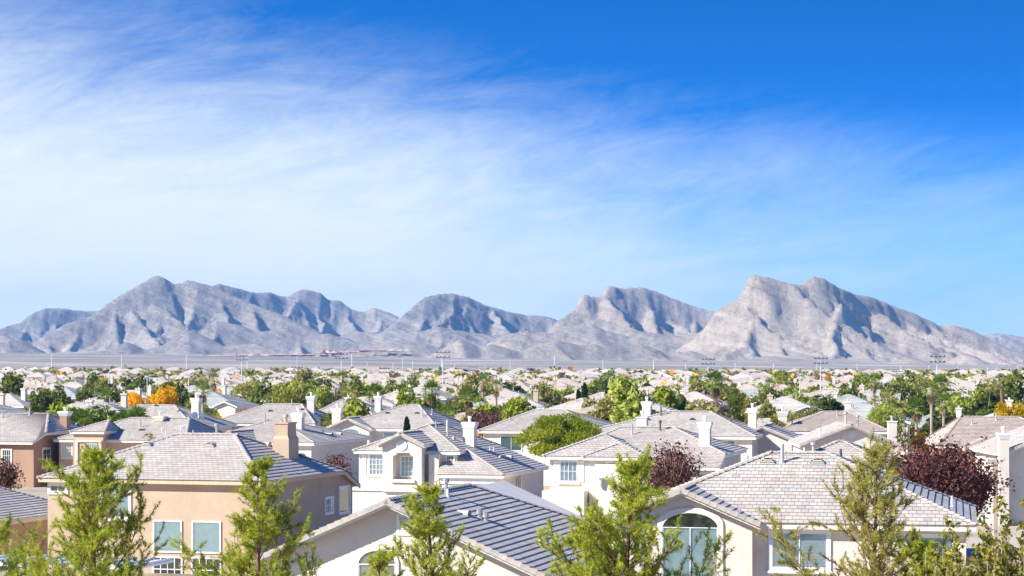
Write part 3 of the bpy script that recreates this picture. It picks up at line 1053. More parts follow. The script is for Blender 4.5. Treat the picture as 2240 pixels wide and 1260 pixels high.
# skylines: horizontal angle and elevation angle (in 1/5000 rad) of each crest seen from the viewpoint, with the crest's distance in metres
RIDGES = [
    (5300, 0.55, 1.0, [(250, -30), (300, 0), (340, 18), (380, 45), (420, 78), (442, 112), (462, 128), (492, 141), (503, 158), (517, 190), (528, 195), (548, 191), (565, 188), (600, 177), (632, 171), (642, 184), (658, 191), (680, 187), (710, 167), (748, 154), (790, 147), (830, 130), (880, 111), (935, 84), (965, 87), (1000, 79), (1040, 57), (1080, 36), (1130, 18), (1200, -5)]),
    (6100, 0.45, 0.75, [(30, 0), (70, 48), (95, 92), (120, 106), (142, 126), (149, 149), (156, 154), (180, 147), (190, 150), (204, 167), (212, 171), (230, 167), (265, 168), (285, 169), (320, 155), (360, 140), (400, 125), (442, 115), (480, 95), (530, 55), (580, 10)]),
    (7000, 0.2, 0.35, [(-330, 30), (-280, 75), (-262, 90), (-240, 105), (-215, 127), (-190, 147), (-152, 154), (-130, 154), (-95, 147), (-60, 130), (-20, 117), (30, 107), (65, 105), (95, 98), (120, 75), (180, 35), (230, 5)]),
    (7700, 0.1, 0.25, [(-760, 120), (-720, 155), (-640, 175), (-620, 171), (-580, 159), (-558, 155), (-530, 158), (-510, 150), (-490, 148), (-465, 163), (-445, 163), (-420, 155), (-400, 140), (-375, 138), (-350, 120), (-320, 115), (-300, 123), (-270, 113), (-250, 103), (-220, 75), (-170, 25), (-130, 0)]),
    (6300, 0.5, 0.30, [(-1080, 20), (-1020, 65), (-970, 90), (-920, 105), (-888, 130), (-850, 155), (-810, 177), (-785, 192), (-775, 193), (-760, 187), (-742, 175), (-722, 177), (-715, 185), (-695, 183), (-650, 170), (-590, 140), (-520, 115), (-440, 80), (-380, 50), (-320, 25), (-260, 5)]),
    (8300, 0.1, 0.15, [(-1300, 70), (-1200, 74), (-1120, 77), (-1080, 90), (-1045, 113), (-1020, 121), (-995, 122), (-970, 120), (-930, 115), (-905, 115), (-860, 100), (-800, 60), (-700, 20)]),
    (5700, 0.4, 0.30, [(-1300, 75), (-1200, 80), (-1120, 73), (-1080, 60), (-1040, 35), (-1000, 15), (-950, 0)]),
    (8200, 0.1, 0.6, [(960, 30), (1010, 58), (1040, 66), (1070, 68), (1110, 60), (1170, 50), (1250, 60), (1350, 40)]),
    (4800, 0.2, 0.8, [(-200, 8), (-160, 28), (-115, 56), (-95, 48), (-70, 36), (-45, 44), (-20, 36), (20, 26), (60, 44), (100, 52), (150, 40), (200, 46), (250, 34), (300, 38), (340, 22), (390, 30), (440, 10)]),
    (5500, 0.3, 0.6, [(-60, 40), (-20, 62), (30, 74), (80, 66), (130, 84), (170, 92), (200, 74), (250, 60), (300, 70), (350, 62), (400, 70), (450, 50), (500, 30)]),
    (6500, 0.3, 0.3, [(-420, 30), (-380, 60), (-340, 72), (-300, 66), (-260, 78), (-200, 70), (-160, 82), (-100, 70), (-40, 62), (20, 70), (60, 50)]),
    (6000, 0.4, 0.28, [(-700, 60), (-650, 98), (-600, 86), (-560, 72), (-500, 80), (-450, 62), (-400, 66), (-340, 50), (-280, 40), (-200, 46), (-140, 30)]),
    (4550, 0.2, 1.0, [(780, -14), (830, 4), (870, 14), (905, 4), (940, -8), (960, 10), (985, 24), (1005, 20), (1040, 2), (1080, -6), (1120, 6), (1160, 2), (1220, -10)]),
    (5000, 0.2, 0.5, [(-420, 0), (-350, 25), (-300, 42), (-265, 55), (-220, 45), (-180, 30), (-140, 12), (-100, 0)]),
    (5200, 0.3, 0.25, [(-960, 0), (-900, 25), (-840, 48), (-800, 30), (-760, 42), (-710, 75), (-680, 66), (-630, 40), (-560, 45), (-500, 22), (-420, 0)]),
    (5000, 0.2, 0.9, [(380, 0), (440, 28), (480, 40), (520, 30), (560, 44), (600, 30), (660, 50), (720, 30), (800, 40), (860, 20), (920, 0)]),
]


def build_mountains():
    nx, ny = 900, 430
    xs = np.linspace(-2450, 2450, nx)
    ys = np.linspace(3900, 8800, ny)
    X, Y = np.meshgrid(xs, ys)
    WX = X + fbm(X / 210, Y / 210, 11, 5, 0.55) * 30
    WY = Y + fbm(X / 210, Y / 210, 17, 5, 0.55) * 30
    base = plain_z(np.minimum(Y, 4600), X)
    Z = base - 6.0
    pale = np.full_like(X, 0.5)
    rg = random.Random(4)
    crest = np.zeros_like(X)
    dxg, dyg = xs[1] - xs[0], ys[1] - ys[0]

    def seg(a, b, k, pl):
        nonlocal Z, pale
        rr = (max(a[2], b[2]) + 10) / k + 90
        i0 = max(0, int((min(a[0], b[0]) - rr - xs[0]) / dxg)); i1 = min(nx, int((max(a[0], b[0]) + rr - xs[0]) / dxg) + 2)
        j0 = max(0, int((min(a[1], b[1]) - rr - ys[0]) / dyg)); j1 = min(ny, int((max(a[1], b[1]) + rr - ys[0]) / dyg) + 2)
        if i1 <= i0 or j1 <= j0:
            return
        x, y = WX[j0:j1, i0:i1], WY[j0:j1, i0:i1]
        ex, ey = b[0] - a[0], b[1] - a[1]
        l2 = ex * ex + ey * ey + 1e-6
        t = np.clip(((x - a[0]) * ex + (y - a[1]) * ey) / l2, 0, 1)
        d = np.hypot(x - a[0] - t * ex, y - a[1] - t * ey)
        h = a[2] + (b[2] - a[2]) * t
        z = h - k * d * (0.72 + 0.28 * np.exp(-d / 60))
        zz = Z[j0:j1, i0:i1]
        up = z > zz
        Z[j0:j1, i0:i1] = np.where(up, z, zz)
        pp = pale[j0:j1, i0:i1]
        pale[j0:j1, i0:i1] = np.where(up, pl, pp)

    def spur(p, ang, h0, length, k, pl, depth):
        n = max(3, int(length / 45))
        q = p
        for i in range(n):
            s = (i + 1) / n
            ang += rg.uniform(-0.2, 0.2)
            st = length / n
            hz = 6 + (h0 - 6) * (1 - s) ** (1.22 if depth == 0 else 1.1) * rg.uniform(0.97, 1.04)
            r = (q[0] + math.sin(ang) * st, q[1] - math.cos(ang) * st, min(hz, q[2] - 0.5))
            seg(q, r, k, pl)
            if depth < 2 and i >= 0 and r[2] > 16:
                for sg in (-1, 1):
                    if rg.random() < (0.8 if depth == 0 else 0.5):
                        hs = r[2] * rg.uniform(0.86, 0.97)
                        spur((r[0], r[1], hs), ang + sg * rg.uniform(0.55, 1.05), hs, hs * rg.uniform(1.3, 2.1), k * 1.08, pl, depth + 1)
            q = r

    for D, shear, pl, prof in RIDGES:
        px = np.array([p[0] for p in prof]) / 5000 * D
        pz = np.array([p[1] for p in prof]) / 5000 * D + CAM_H
        big = max(pz)
        yr = D + 110 * np.sin(X / 310 + D) + 45 * np.sin(X / 127 + 2 * D)
        dy = Y - yr + (WY - Y) * 0.35
        front = np.minimum(dy, 0)
        xx = (X + (WX - X) * np.clip(-dy / 160 - 0.1, 0, 1)) * D / yr + front * shear
        h = (np.interp(xx, px, pz, left=-80, right=-80) - CAM_H) * yr / D + CAM_H
        kk = 1.7 if big > 120 else 0.8
        ad = np.sqrt(dy ** 2 + 16.0 ** 2) - 16.0
        zc = h - kk * ad * (0.75 + 0.25 * np.exp(-ad / 80))
        zc = zc + np.clip(-dy / 60, 0, 1) * np.clip(h / 120, 0, 1) * (ridged(xx / 90, WY / 300, 131, 3) - 0.55) * 22
        up = zc > Z
        Z = np.where(up, zc, Z); pale = np.where(up, pl, pale)
        crest = np.where(np.abs(dy) < 22, np.maximum(crest, np.exp(-(dy / 14) ** 2) * (zc >= Z - 1)), crest)
        n = int((px[-1] - px[0]) / 30)
        x = px[0]
        for i in range(n + 1):
            x0 = px[0] + (px[-1] - px[0]) * i / n
            yy = D + 110 * math.sin(x0 / 310 + D) + 45 * math.sin(x0 / 127 + 2 * D)
            hg = (float(np.interp(x0, px, pz)) - CAM_H) * yy / D + CAM_H
            if x0 >= x and hg > 25:
                f0 = rg.uniform(0.72, 0.97)
                fw = hg * (1 - f0) * 0.8 + 6
                ang = shear * rg.uniform(0.3, 1.6) + rg.uniform(-0.55, 0.35)
                k = 1.3 if big > 120 else 0.7
                spur((x0 * yy / D + fw * shear, yy - fw, hg * f0), ang, hg * f0, hg * f0 * rg.uniform(1.9, 2.9), k, pl + rg.uniform(-0.08, 0.08), 0)
                x = x0 + rg.uniform(42, 95) * (1.0 if big > 120 else 1.4)
    hgt = np.maximum(Z - base, 0)
    rn = ridged(WX / 95, WY / 95, 31, 5)
    fine = ridged(WX / 44, WY / 44, 91, 4) - 0.5
    rough = np.clip(hgt / 60, 0, 1) * (1 - 0.8 * crest)
    Z = Z + rough * ((rn - 0.62) * 12 + fine * 6.5)
    # tilted rock beds stand out as ledges
    for per, amp, tilt, lo in ((26.0, 6.5, 0.42, 0), (61.0, 9.0, 0.36, 3)):
        sv = (Z + tilt * X + 0.12 * Y + fbm(X / 160, Y / 160, 44 + lo, 3) * 20) / per
        fr = sv - np.floor(sv)
        Z = Z + rough * amp * (np.clip((fr - 0.62) / 0.2, 0, 1) - fr) * (0.4 + 0.9 * np.clip(fbm(X / 240, Y / 240, 52 + lo, 2) + 0.4, 0, 1))
    # alluvial fans spread from the foot of the slopes
    hb_ = np.maximum(Z - base, 0)

    def blur(a, w, ax):
        k = np.cumsum(np.concatenate([np.repeat(np.take(a, [0], ax), w + 1, ax), a, np.repeat(np.take(a, [-1], ax), w, ax)], ax), ax)
        n = a.shape[ax]
        return (np.take(k, range(2 * w + 1, 2 * w + 1 + n), ax) - np.take(k, range(0, n), ax)) / (2 * w + 1)
    fan = hb_
    for w1, w2 in ((26, 22), (18, 16), (10, 10)):
        fan = blur(blur(fan, w1, 1), w2, 0)
    fan = fan * 0.55 * (0.85 + 0.4 * fbm(X / 180, Y / 500, 201, 3))
    isfan = base + fan - 3.0 > Z
    Z = np.maximum(Z, base + fan - 3.0)
    pale = np.where(isfan, np.clip(pale + 0.35, 0, 1), pale)
    pale = np.clip(pale + 0.16 * fbm(X / 170, Y / 170, 71, 4) + 0.12 * np.clip(1 - hgt / 60, 0, 1), 0, 1)
    V = np.stack([X, Y, Z], -1).reshape(-1, 3)
    ii = np.arange((ny - 1) * nx).reshape(ny - 1, nx)[:, :-1].ravel()
    Fq = np.stack([ii, ii + 1, ii + nx + 1, ii + nx], -1)
    keep = (Z > base - 4).reshape(-1)
    Fq = Fq[keep[Fq].any(1)]
    me = np_mesh('mountains', V, Fq, 'rock', smooth=False)
    at = me.attributes.new('pale', 'FLOAT', 'POINT')
    at.data.foreach_set('value', pale.reshape(-1).astype(np.float32))
    o = link(bpy.data.objects.new('mountains', me))
    tag(o, 'rugged bare desert mountain range with tilted rock beds behind the suburb', kind='structure')
    return X, Y, Z


MX, MY, MZ = build_mountains()

# ------------------------------------------------------------------ the near houses
def house_beige():
    h = House('beige stucco two-storey house with broad hip roof and shouldered beige chimney', -28.65, 138.0, 16, near=300, wall='stucco_beige', trim='trim_beige', seed=3)
    x1, yb = 14.6, 14.0
    a, b, c, d = (0, 0, 5.6), (x1, 0, 5.6), (x1, yb, 5.6), (0, yb, 5.6)
    r0, r1 = (6.1, 6.9, 8.08), (9.9, 6.9, 8.08)
    e, f = (x1, 17.0, 4.55), (0, 17.0, 4.55)
    h.plane([a, b, r1, r0]); h.plane([b, c, r1]); h.plane([d, a, r0]); h.plane([e, f, d, r0, r1, c])
    for q in ((a, r0), (b, r1), (c, r1), (d, r0), (r0, r1)):
        h.cap(*q)
    h.slab(0, x1, 0, yb, 5.6)
    # rake board of the lower back slope
    h.trim.prism([(x1 - 0.02, yb, 5.57), (x1 - 0.02, 17.0, 4.52), (x1 - 0.02, 17.0, 4.26), (x1 - 0.02, yb, 5.31)], (-0.06, 0, 0))
    h.trim.prism([(x1 - 0.09, yb, 5.50), (x1 - 0.09, 17.0, 4.45), (x1 - 0.09, 17.0, 4.40), (x1 - 0.09, yb, 5.45)], (-0.4, 0, 0))
    o = 0.45
    h.walls.prism([(x1 - o, o, 0), (x1 - o, 16.6, 0), (x1 - o, 16.6, 4.55), (x1 - o, 14.0, 5.45), (x1 - o, o, 5.5)], (-(x1 - 2 * o), 0, 0))
    h.chimney(12.35, 9.3, 0.85, 1.45, 8.72, shoulder=0.12, cap='flat', capmat='stucco_beige', flue='trim_beige')
    h.pipe(8.55, 7.3, 0.75, 0.09, 'metal_grey', True)
    h.pipe(7.0, 7.2, 0.35, 0.06)
    for x, y in ((4.9, 4.9), (9.1, 4.9)):
        h.vent(x, y, 0.38)
    for x, y in ((11.3, 9.0), (12.6, 11.3)):
        h.vent(x, y, 0.34)
    T = 'trim_white'
    h.window('f', o, 1.15, 4.95, 1.0, 0.36, trim=0.18, trimmat=T, glass='glass_dark', back='dark_room', sill=False)
    h.window('f', o, 4.95, 4.15, 1.75, 1.75, trim=0.16, trimmat=T, back='blind_white', slats=26)
    for u in (8.35, 10.85):
        h.window('f', o, u, 2.2, 1.75, 1.8, cols=1, trim=0.06, trimmat=T, back='shade_teal', sill=False)
        h.window('f', o, u, -0.1, 1.8, 2.1, cols=2, rows=3, trim=0.07, trimmat=T, glass='glass_dark', back='dark_room', sill=False, grid=0.05, name='french_door')
    h.window('r', x1 - o, 12.2, 3.45, 1.3, 0.9, cols=2, rows=2, trim=0.14, trimmat=T, glass='glass_dark', back='shade_teal', sill=False)
    h.window('r', x1 - o, 15.0, 3.65, 1.8, 1.6, cols=1, trim=0.14, trimmat=T, glass='glass_dark', back='dark_room', sill=False)
    h.finish()


def house_arch():
    h = House('cream stucco house with arched gable window and multicoloured flat-tile hip roof', 10.69, 98.97, 11, near=300, wall='stucco_cream', trim='trim_cream', seed=5)
    h.hip(-7.0, 9.25, 0, 12.9, 5.6, 0.0, 2.6, 6.45, 8.38)
    h.gable(-6.75, 0.12, -0.55, 3.8, 5.62, -3.3, 7.06, o=0.4, og=0.45)
    for x, y in ((-0.05, 5.4), (2.2, 5.4)):
        h.vent(x, y, 0.36)
    h.pipe(0.6, 5.5, 0.85, 0.085, 'metal_grey')
    h.pipe(3.2, 6.4, 0.45, 0.06, 'metal_dark')
    h.pipe(-1.1, 6.8, 0.3, 0.05)
    h.pipe(8.2, 5.2, 0.5, 0.05, 'metal_white')
    w = h.window('f', -0.1, -2.97, 4.35, 2.4, 3.3, cols=2, trim=0.24, arch=0.64, trimmat='trim_cream', back='shade_teal', glass='glass', sill=False)
    d = MB()
    K = 14
    pts = [(-2.97 + 1.18 * math.cos(math.pi * k / K), 5.36 + 0.62 * math.sin(math.pi * k / K)) for k in range(K + 1)]
    d.add([(a, -0.1 - 0.02, z) for a, z in pts], [tuple(range(K + 1))])
    d.obj('fanlight', 'dark_room', w)
    h.window('f', 0.45, 1.72, 4.40, 2.35, 1.52, cols=2, trim=0.17, trimmat='trim_white', back='blind_white', slats=24)
    h.window('f', 0.45, 7.55, 4.38, 1.3, 1.35, cols=2, trim=0.15, trimmat='trim_white', back='blind_white', slats=22)
    h.finish()


def house_gable():
    h = House('white stucco house with louvred gable vent and grey tiled slope in front', 1.29, 88.55, 15, near=300, wall='stucco_white', trim='trim_white', seed=8)
    ze, zr, xr, xl = 4.3, 7.1, -6.45, -12.9
    A, B_, C_, D_ = (0, 0, ze), (0, 18.2, ze), (xl, 18.2, ze), (xl, 0, ze)
    r0, r1 = (xr, 0, zr), (xr, 11.6, zr)
    h.plane([A, B_, r1, r0]); h.plane([C_, D_, r0, r1]); h.plane([B_, C_, r1])
    h.cap(r0, r1); h.cap(B_, r1); h.cap(C_, r1)
    h.cap(A, r0, 'rake_tile'); h.cap(D_, r0, 'rake_tile')
    for xa, za, xb, zb in ((xl + 0.02, ze, xr, zr), (xr, zr, -0.02, ze)):
        h.trim.prism([(xa, 0.02, za - 0.03), (xb, 0.02, zb - 0.03), (xb, 0.02, zb - 0.27), (xa, 0.02, za - 0.27)], (0, 0.06, 0))
    for xa, xb in ((xl + 0.03, xl + 0.09), (-0.09, -0.03)):
        h.trim.box(xa, xb, 0.09, 18.2, ze - 0.26, ze - 0.012)
    o, og = 0.45, 0.62
    p = (zr - ze) / -xr
    h.walls.prism([(xl + o, og, 0), (-o, og, 0), (-o, og, ze + p * o - 0.09), (xr, og, zr - 0.09), (xl + o, og, ze + p * o - 0.09)], (0, 17.0, 0))
    # louvred vent
    f = MB()
    vx, vz = -5.95, 6.15
    f.box(vx - 0.29, vx + 0.29, og - 0.05, og + 0.02, vz - 0.47, vz - 0.33)
    f.box(vx - 0.29, vx + 0.29, og - 0.05, og + 0.02, vz + 0.33, vz + 0.40)
    f.box(vx - 0.29, vx - 0.17, og - 0.047, og + 0.02, vz - 0.33, vz + 0.33)
    f.box(vx + 0.17, vx + 0.29, og - 0.047, og + 0.02, vz - 0.33, vz + 0.33)
    fo = f.obj('gable_vent', 'vinyl_white', h.root)
    for k in range(7):
        z = vz - 0.28 + k * 0.095
        l = MB(); l.add([(vx - 0.17, og - 0.04, z - 0.03), (vx + 0.17, og - 0.04, z - 0.03), (vx + 0.17, og - 0.004, z + 0.05), (vx - 0.17, og - 0.004, z + 0.05)], [(0, 1, 2, 3)])
        l.obj('louvre', 'vinyl_white', fo)
    h.window('f', og, -7.05, 4.0, 1.55, 2.1, cols=2, arch=0.55, trim=0.13, trimmat='trim_white', back='blind_sand', sill=False)
    h.vent(-4.5, 4.6, 0.30)
    for x, y in ((-4.15, 5.3), (-3.85, 5.2)):
        h.pipe(x, y, 0.28, 0.07, 'metal_grey', True)
    h.pipe(-6.1, 7.0, 0.62, 0.075, 'metal_grey', True)
    h.pipe(-5.85, 6.4, 0.38, 0.05, 'metal_white')
    h.pipe(-1.6, 5.4, 0.42, 0.035, 'metal_white')
    h.finish()


def ridge_y(h, x0, x1, y0, y1, ze, xr, ya, yb, zr, slab=True):
    a, b, c, d = (x0, y0, ze), (x1, y0, ze), (x1, y1, ze), (x0, y1, ze)
    r0, r1 = (xr, ya, zr), (xr, yb, zr)
    h.plane([a, b, r0]); h.plane([b, c, r1, r0]); h.plane([c, d, r1]); h.plane([d, a, r0, r1])
    for q in ((a, r0), (b, r0), (c, r1), (d, r1), (r0, r1)):
        h.cap(*q)
    if slab:
        h.slab(x0, x1, y0, y1, ze)


def round_vent(h, x, y, z, r):
    b = MB(); K = 20
    vs = []
    for q, d in ((r, 0.0), (r, 0.07), (r * 0.72, 0.07), (r * 0.72, 0.01)):
        vs += [(x + q * math.cos(2 * math.pi * k / K), y - d, z + q * math.sin(2 * math.pi * k / K)) for k in range(K)]
    fs = []
    for i in range(3):
        fs += [(i * K + k, i * K + (k + 1) % K, (i + 1) * K + (k + 1) % K, (i + 1) * K + k) for k in range(K)]
    b.add(vs, fs + [tuple(3 * K + k for k in range(K))])
    o = b.obj('round_vent', 'vinyl_white', h.root)
    for k in range(5):
        zz = z - r * 0.5 + k * r * 0.25
        hw = math.sqrt(max(0, (r * 0.7) ** 2 - (zz - z) ** 2))
        l = MB(); l.add([(x - hw, y - 0.05, zz - 0.03), (x + hw, y - 0.05, zz - 0.03), (x + hw, y - 0.015, zz + 0.04), (x - hw, y - 0.015, zz + 0.04)], [(0, 1, 2, 3)])
        l.obj('louvre', 'trim_white', o)


def house_bay():
    h = House('white house with gabled window bay, round vent and low garage roof', -12.43, 180.63, 14, wall='stucco_white', seed=11)
    ridge_y(h, 0, 8.75, -0.4, 12.5, 5.65, 4.7, 4.8, 8.2, 7.55)
    # low roof over the garage wing, its right slope running on from the upper one
    a, b, c = (7.25, -2.0, 3.92), (12.65, -2.0, 3.92), (12.65, 13.5, 3.92)
    h.plane([a, b, (8.75, 1.9, 5.64), (7.25, 1.9, 5.64)])
    h.plane([b, c, (8.75, 12.0, 5.66), (8.75, 1.9, 5.66)])
    h.cap(b, (8.72, 1.93, 5.66))
    h.slab(7.25, 12.65, -2.0, 13.5, 3.92)
    h.walls.box(7.6, 12.25, -1.6, 13.1, 0, 3.8)
    h.walls.box(0.35, 8.35, 0.0, 12.1, 0, 5.55)
    h.walls.box(0.1, 7.5, -1.3, 0.3, 0, 2.55)
    h.trim.box(0.0, 7.55, -1.42, 0.2, 2.555, 2.75)
    h.trim.box(7.5, 12.3, -1.72, -1.58, 3.2, 3.66)
    # bay with a deep window recess
    x0, x1, yf = 2.78, 5.95, -1.55
    h.gable(2.4, 6.3, yf - 0.35, 3.4, 6.22, 4.35, 7.12, o=0.4, og=0.35, wall=False)
    wl = h.walls
    wl.box(x0, 3.62, yf, 0.2, 2.5, 6.2)
    wl.box(5.28, x1, yf, 0.2, 2.5, 6.2)
    wl.box(3.62, 5.28, yf + 0.003, 0.2, 2.503, 3.42)
    wl.prism([(3.62, yf + 0.003, 6.2), (3.62, yf + 0.003, 5.30), (3.86, yf + 0.003, 5.36), (3.92, yf + 0.003, 5.55), (4.98, yf + 0.003, 5.55), (5.04, yf + 0.003, 5.36), (5.28, yf + 0.003, 5.30), (5.28, yf + 0.003, 6.2)], (0, 1.5, 0))
    wl.prism([(x0, yf, 6.2), (x1, yf, 6.2), (4.35, yf, 6.95)], (0, 3.0, 0))
    wl.box(3.62, 5.28, -0.6, 0.1, 3.0, 6.0)
    h.trim.box(3.5, 5.42, yf - 0.16, yf + 0.2, 3.24, 3.46)
    round_vent(h, 4.35, yf, 6.12, 0.42)
    h.window('f', -0.6, 4.62, 4.45, 1.25, 1.55, cols=2, rows=4, trim=0.06, sill=False, shutters=None)
    h.window('f', 0.0, 1.8, 4.55, 1.15, 1.6, cols=2, rows=4, trim=0.12, shutters=None)
    s = MB(); s.box(0.62, 0.95, -0.07, 0.0, 3.75, 5.3); s.obj('shutter', 'trim_white', h.root)
    h.window('f', 0.0, 7.85, 4.6, 0.55, 1.4, cols=2, rows=4, trim=0.08, glass='glass_dark', back='dark_room', sill=False)
    h.walls.box(6.35, 7.15, -0.9, 0.1, 2.6, 5.4)
    # garage door
    g = MB(); g.box(1.0, 5.4, -1.36, -1.31, 0, 2.2); go = g.obj('garage_door', 'satin_door', h.root)
    # half-round window in the side wall
    f = MB(); K = 16
    cx, cz, r = 4.4, 2.9, 1.25
    pts = [(cx + r * math.cos(math.pi * k / K), cz - 0.35 + r * 0.92 * math.sin(math.pi * k / K)) for k in range(K + 1)]
    f.add([(12.262, a, z) for a, z in pts], [tuple(range(K + 1))])
    fo = f.obj('fan_window', 'glass_dark', h.root)
    dk = MB(); dk.add([(12.255, a, z) for a, z in pts], [tuple(range(K + 1))]); dk.obj('reveal', 'shutter_green', fo)
    for q in (-0.55, 0.0, 0.55):
        m = MB(); zt = cz - 0.35 + 0.92 * math.sqrt(r * r - q * q)
        m.box(12.25, 12.30, cx + q - 0.07, cx + q + 0.07, cz - 0.4, zt); m.obj('mullion', 'stucco_white', fo)
    h.window('r', 12.25, 5.3, 1.3, 0.6, 1.5, cols=1, trim=0.05, glass='glass_dark', back='shutter_green', sill=False)
    h.chimney(8.1, 4.9, 0.9, 0.9, 7.75, capw=0.13)
    h.pipe(6.0, 5.6, 1.0, 0.07, 'metal_white'); h.pipe(5.2, 5.2, 0.6, 0.06, 'metal_grey')
    h.pipe(6.6, 3.6, 0.9, 0.07, 'vent_tile')
    h.vent(7.0, 3.9, 0.3)
    h.vent(10.3, 6.0, 0.3); h.vent(10.6, 8.4, 0.3)
    for k in range(3):
        h.pipe(9.2 + 0.1 * k, 5.9 + k * 0.8, 0.35, 0.04, 'metal_white')
    h.finish()


def house_shutters():
    h = House('white house with white window shutters, small balcony and tall white chimney', 2.29, 170.79, 14, wall='stucco_white', seed=13)
    h.hip(0, 7.9, 0, 7.4, 5.6, 3.9, 3.9, 3.6, 7.13)
    h.hip(3.1, 7.95, -0.4, 4.2, 5.58, 5.4, 5.4, 1.9, 6.5)
    a, b = (6.0, -0.9, 4.95), (13.5, -0.9, 4.95)
    c, d = (13.5, 1.9, 5.75), (13.5, 13.0, 5.75)
    e = (2.0, 13.0, 5.75)
    r0, r1 = (4.4, 7.9, 7.56), (8.5, 7.9, 7.56)
    h.plane([a, b, c, r1, (6.0, 7.9, 7.56)])
    h.plane([(2.0, 3.9, 6.35), (6.0, 3.9, 6.35), (6.0, 7.9, 7.56), r0])
    h.plane([c, d, r1]); h.plane([d, e, r0, r1])
    h.cap(r0, r1); h.cap(c, r1); h.cap(d, r1); h.cap((2.0, 3.9, 6.35), r0)
    h.trim.box(6.05, 13.45, -0.87, -0.8, 4.69, 4.93)
    h.trim.box(13.40, 13.47, 1.9, 13.0, 5.49, 5.74)
    h.trim.prism([(13.47, -0.87, 4.93), (13.47, 1.9, 5.73), (13.47, 1.9, 5.48), (13.47, -0.87, 4.68)], (-0.06, 0, 0))
    h.walls.prism([(13.05, -0.4, 0), (13.05, 12.6, 0), (13.05, 12.6, 5.6), (13.05, 1.9, 5.6), (13.05, -0.4, 4.95)], (-9.0, 0, 0))
    h.chimney(11.6, 4.0, 0.82, 0.82, 8.05, capw=0.13)
    h.chimney(5.6, 10.4, 0.8, 0.8, 8.2, cap='flat')
    h.pipe(5.6, 6.2, 0.8, 0.06); h.pipe(7.6, 7.2, 0.7, 0.07, 'metal_dark', True); h.pipe(11.2, 5.4, 0.3, 0.06, 'metal_dark')
    h.window('f', 0.45, 1.9, 4.45, 1.3, 1.5, cols=2, rows=2, trim=0.14, shutters='trim_white')
    h.window('f', 0.05, 5.55, 4.5, 1.35, 1.3, cols=2, rows=2, trim=0.1)
    h.walls.box(0.2, 3.4, -1.1, 0.6, 1.3, 3.05)
    # balcony railing
    r = MB()
    r.box(0.3, 3.3, -1.02, -0.99, 3.38, 3.41)
    for k in range(17):
        x = 0.32 + k * 0.185
        r.box(x, x + 0.015, -1.012, -0.998, 3.05, 3.38)
    r.obj('railing', 'wood_brown', h.root)
    g = MB(); g.box(2.2, 6.6, -0.02, 0.44, 0, 1.9); g.obj('garage_door', 'satin_door', h.root)
    # carriage lamp
    l = MB(); l.tube([(4.5, -0.6, 3.4), (4.5, -0.6, 3.9), (4.5, -0.6, 4.05), (4.5, -0.6, 4.2)], [0.12, 0.18, 0.28, 0.05], 8)
    l.obj('post_finial', 'trim_white', h.root)
    h.finish()


def house_behind_shutters():
    h = House('cream house with long hip roof and slider window just behind the tall chimney', 18.6, 214.29, 12, wall='stucco_cream', seed=15)
    h.hip(-13.5, 4.3, 0, 12, 5.65, -4.6, -0.8, 6, 7.85)
    h.gable(4.3 - 3.2, 7.4, 6.5, 16, 5.2, 4.2, 6.5)
    h.window('f', 0.45, 1.3, 4.6, 1.9, 1.3, cols=2, trim=0.06, glass='glass_dark', back='shade_teal', sill=False)
    h.window('r', 3.85, 5.0, 4.2, 1.2, 2.2, cols=1, trim=0.05, back='stucco_grey', sill=False)
    h.chimney(-7.0, 6.5, 0.8, 0.8, 8.75, capw=0.13); h.chimney(3.0, 9.0, 0.8, 0.8, 8.1, capw=0.13)
    h.pipe(-5.4, 5.0, 0.9, 0.07, 'metal_dark'); h.vent(-6.5, 3.8, 0.3, louvre=False); h.vent(-2.2, 3.9, 0.3, louvre=False)
    h.pipe(1.0, 4.4, 0.4, 0.06, 'metal_dark'); h.pipe(1.4, 4.6, 0.4, 0.06, 'metal_dark')
    h.finish()


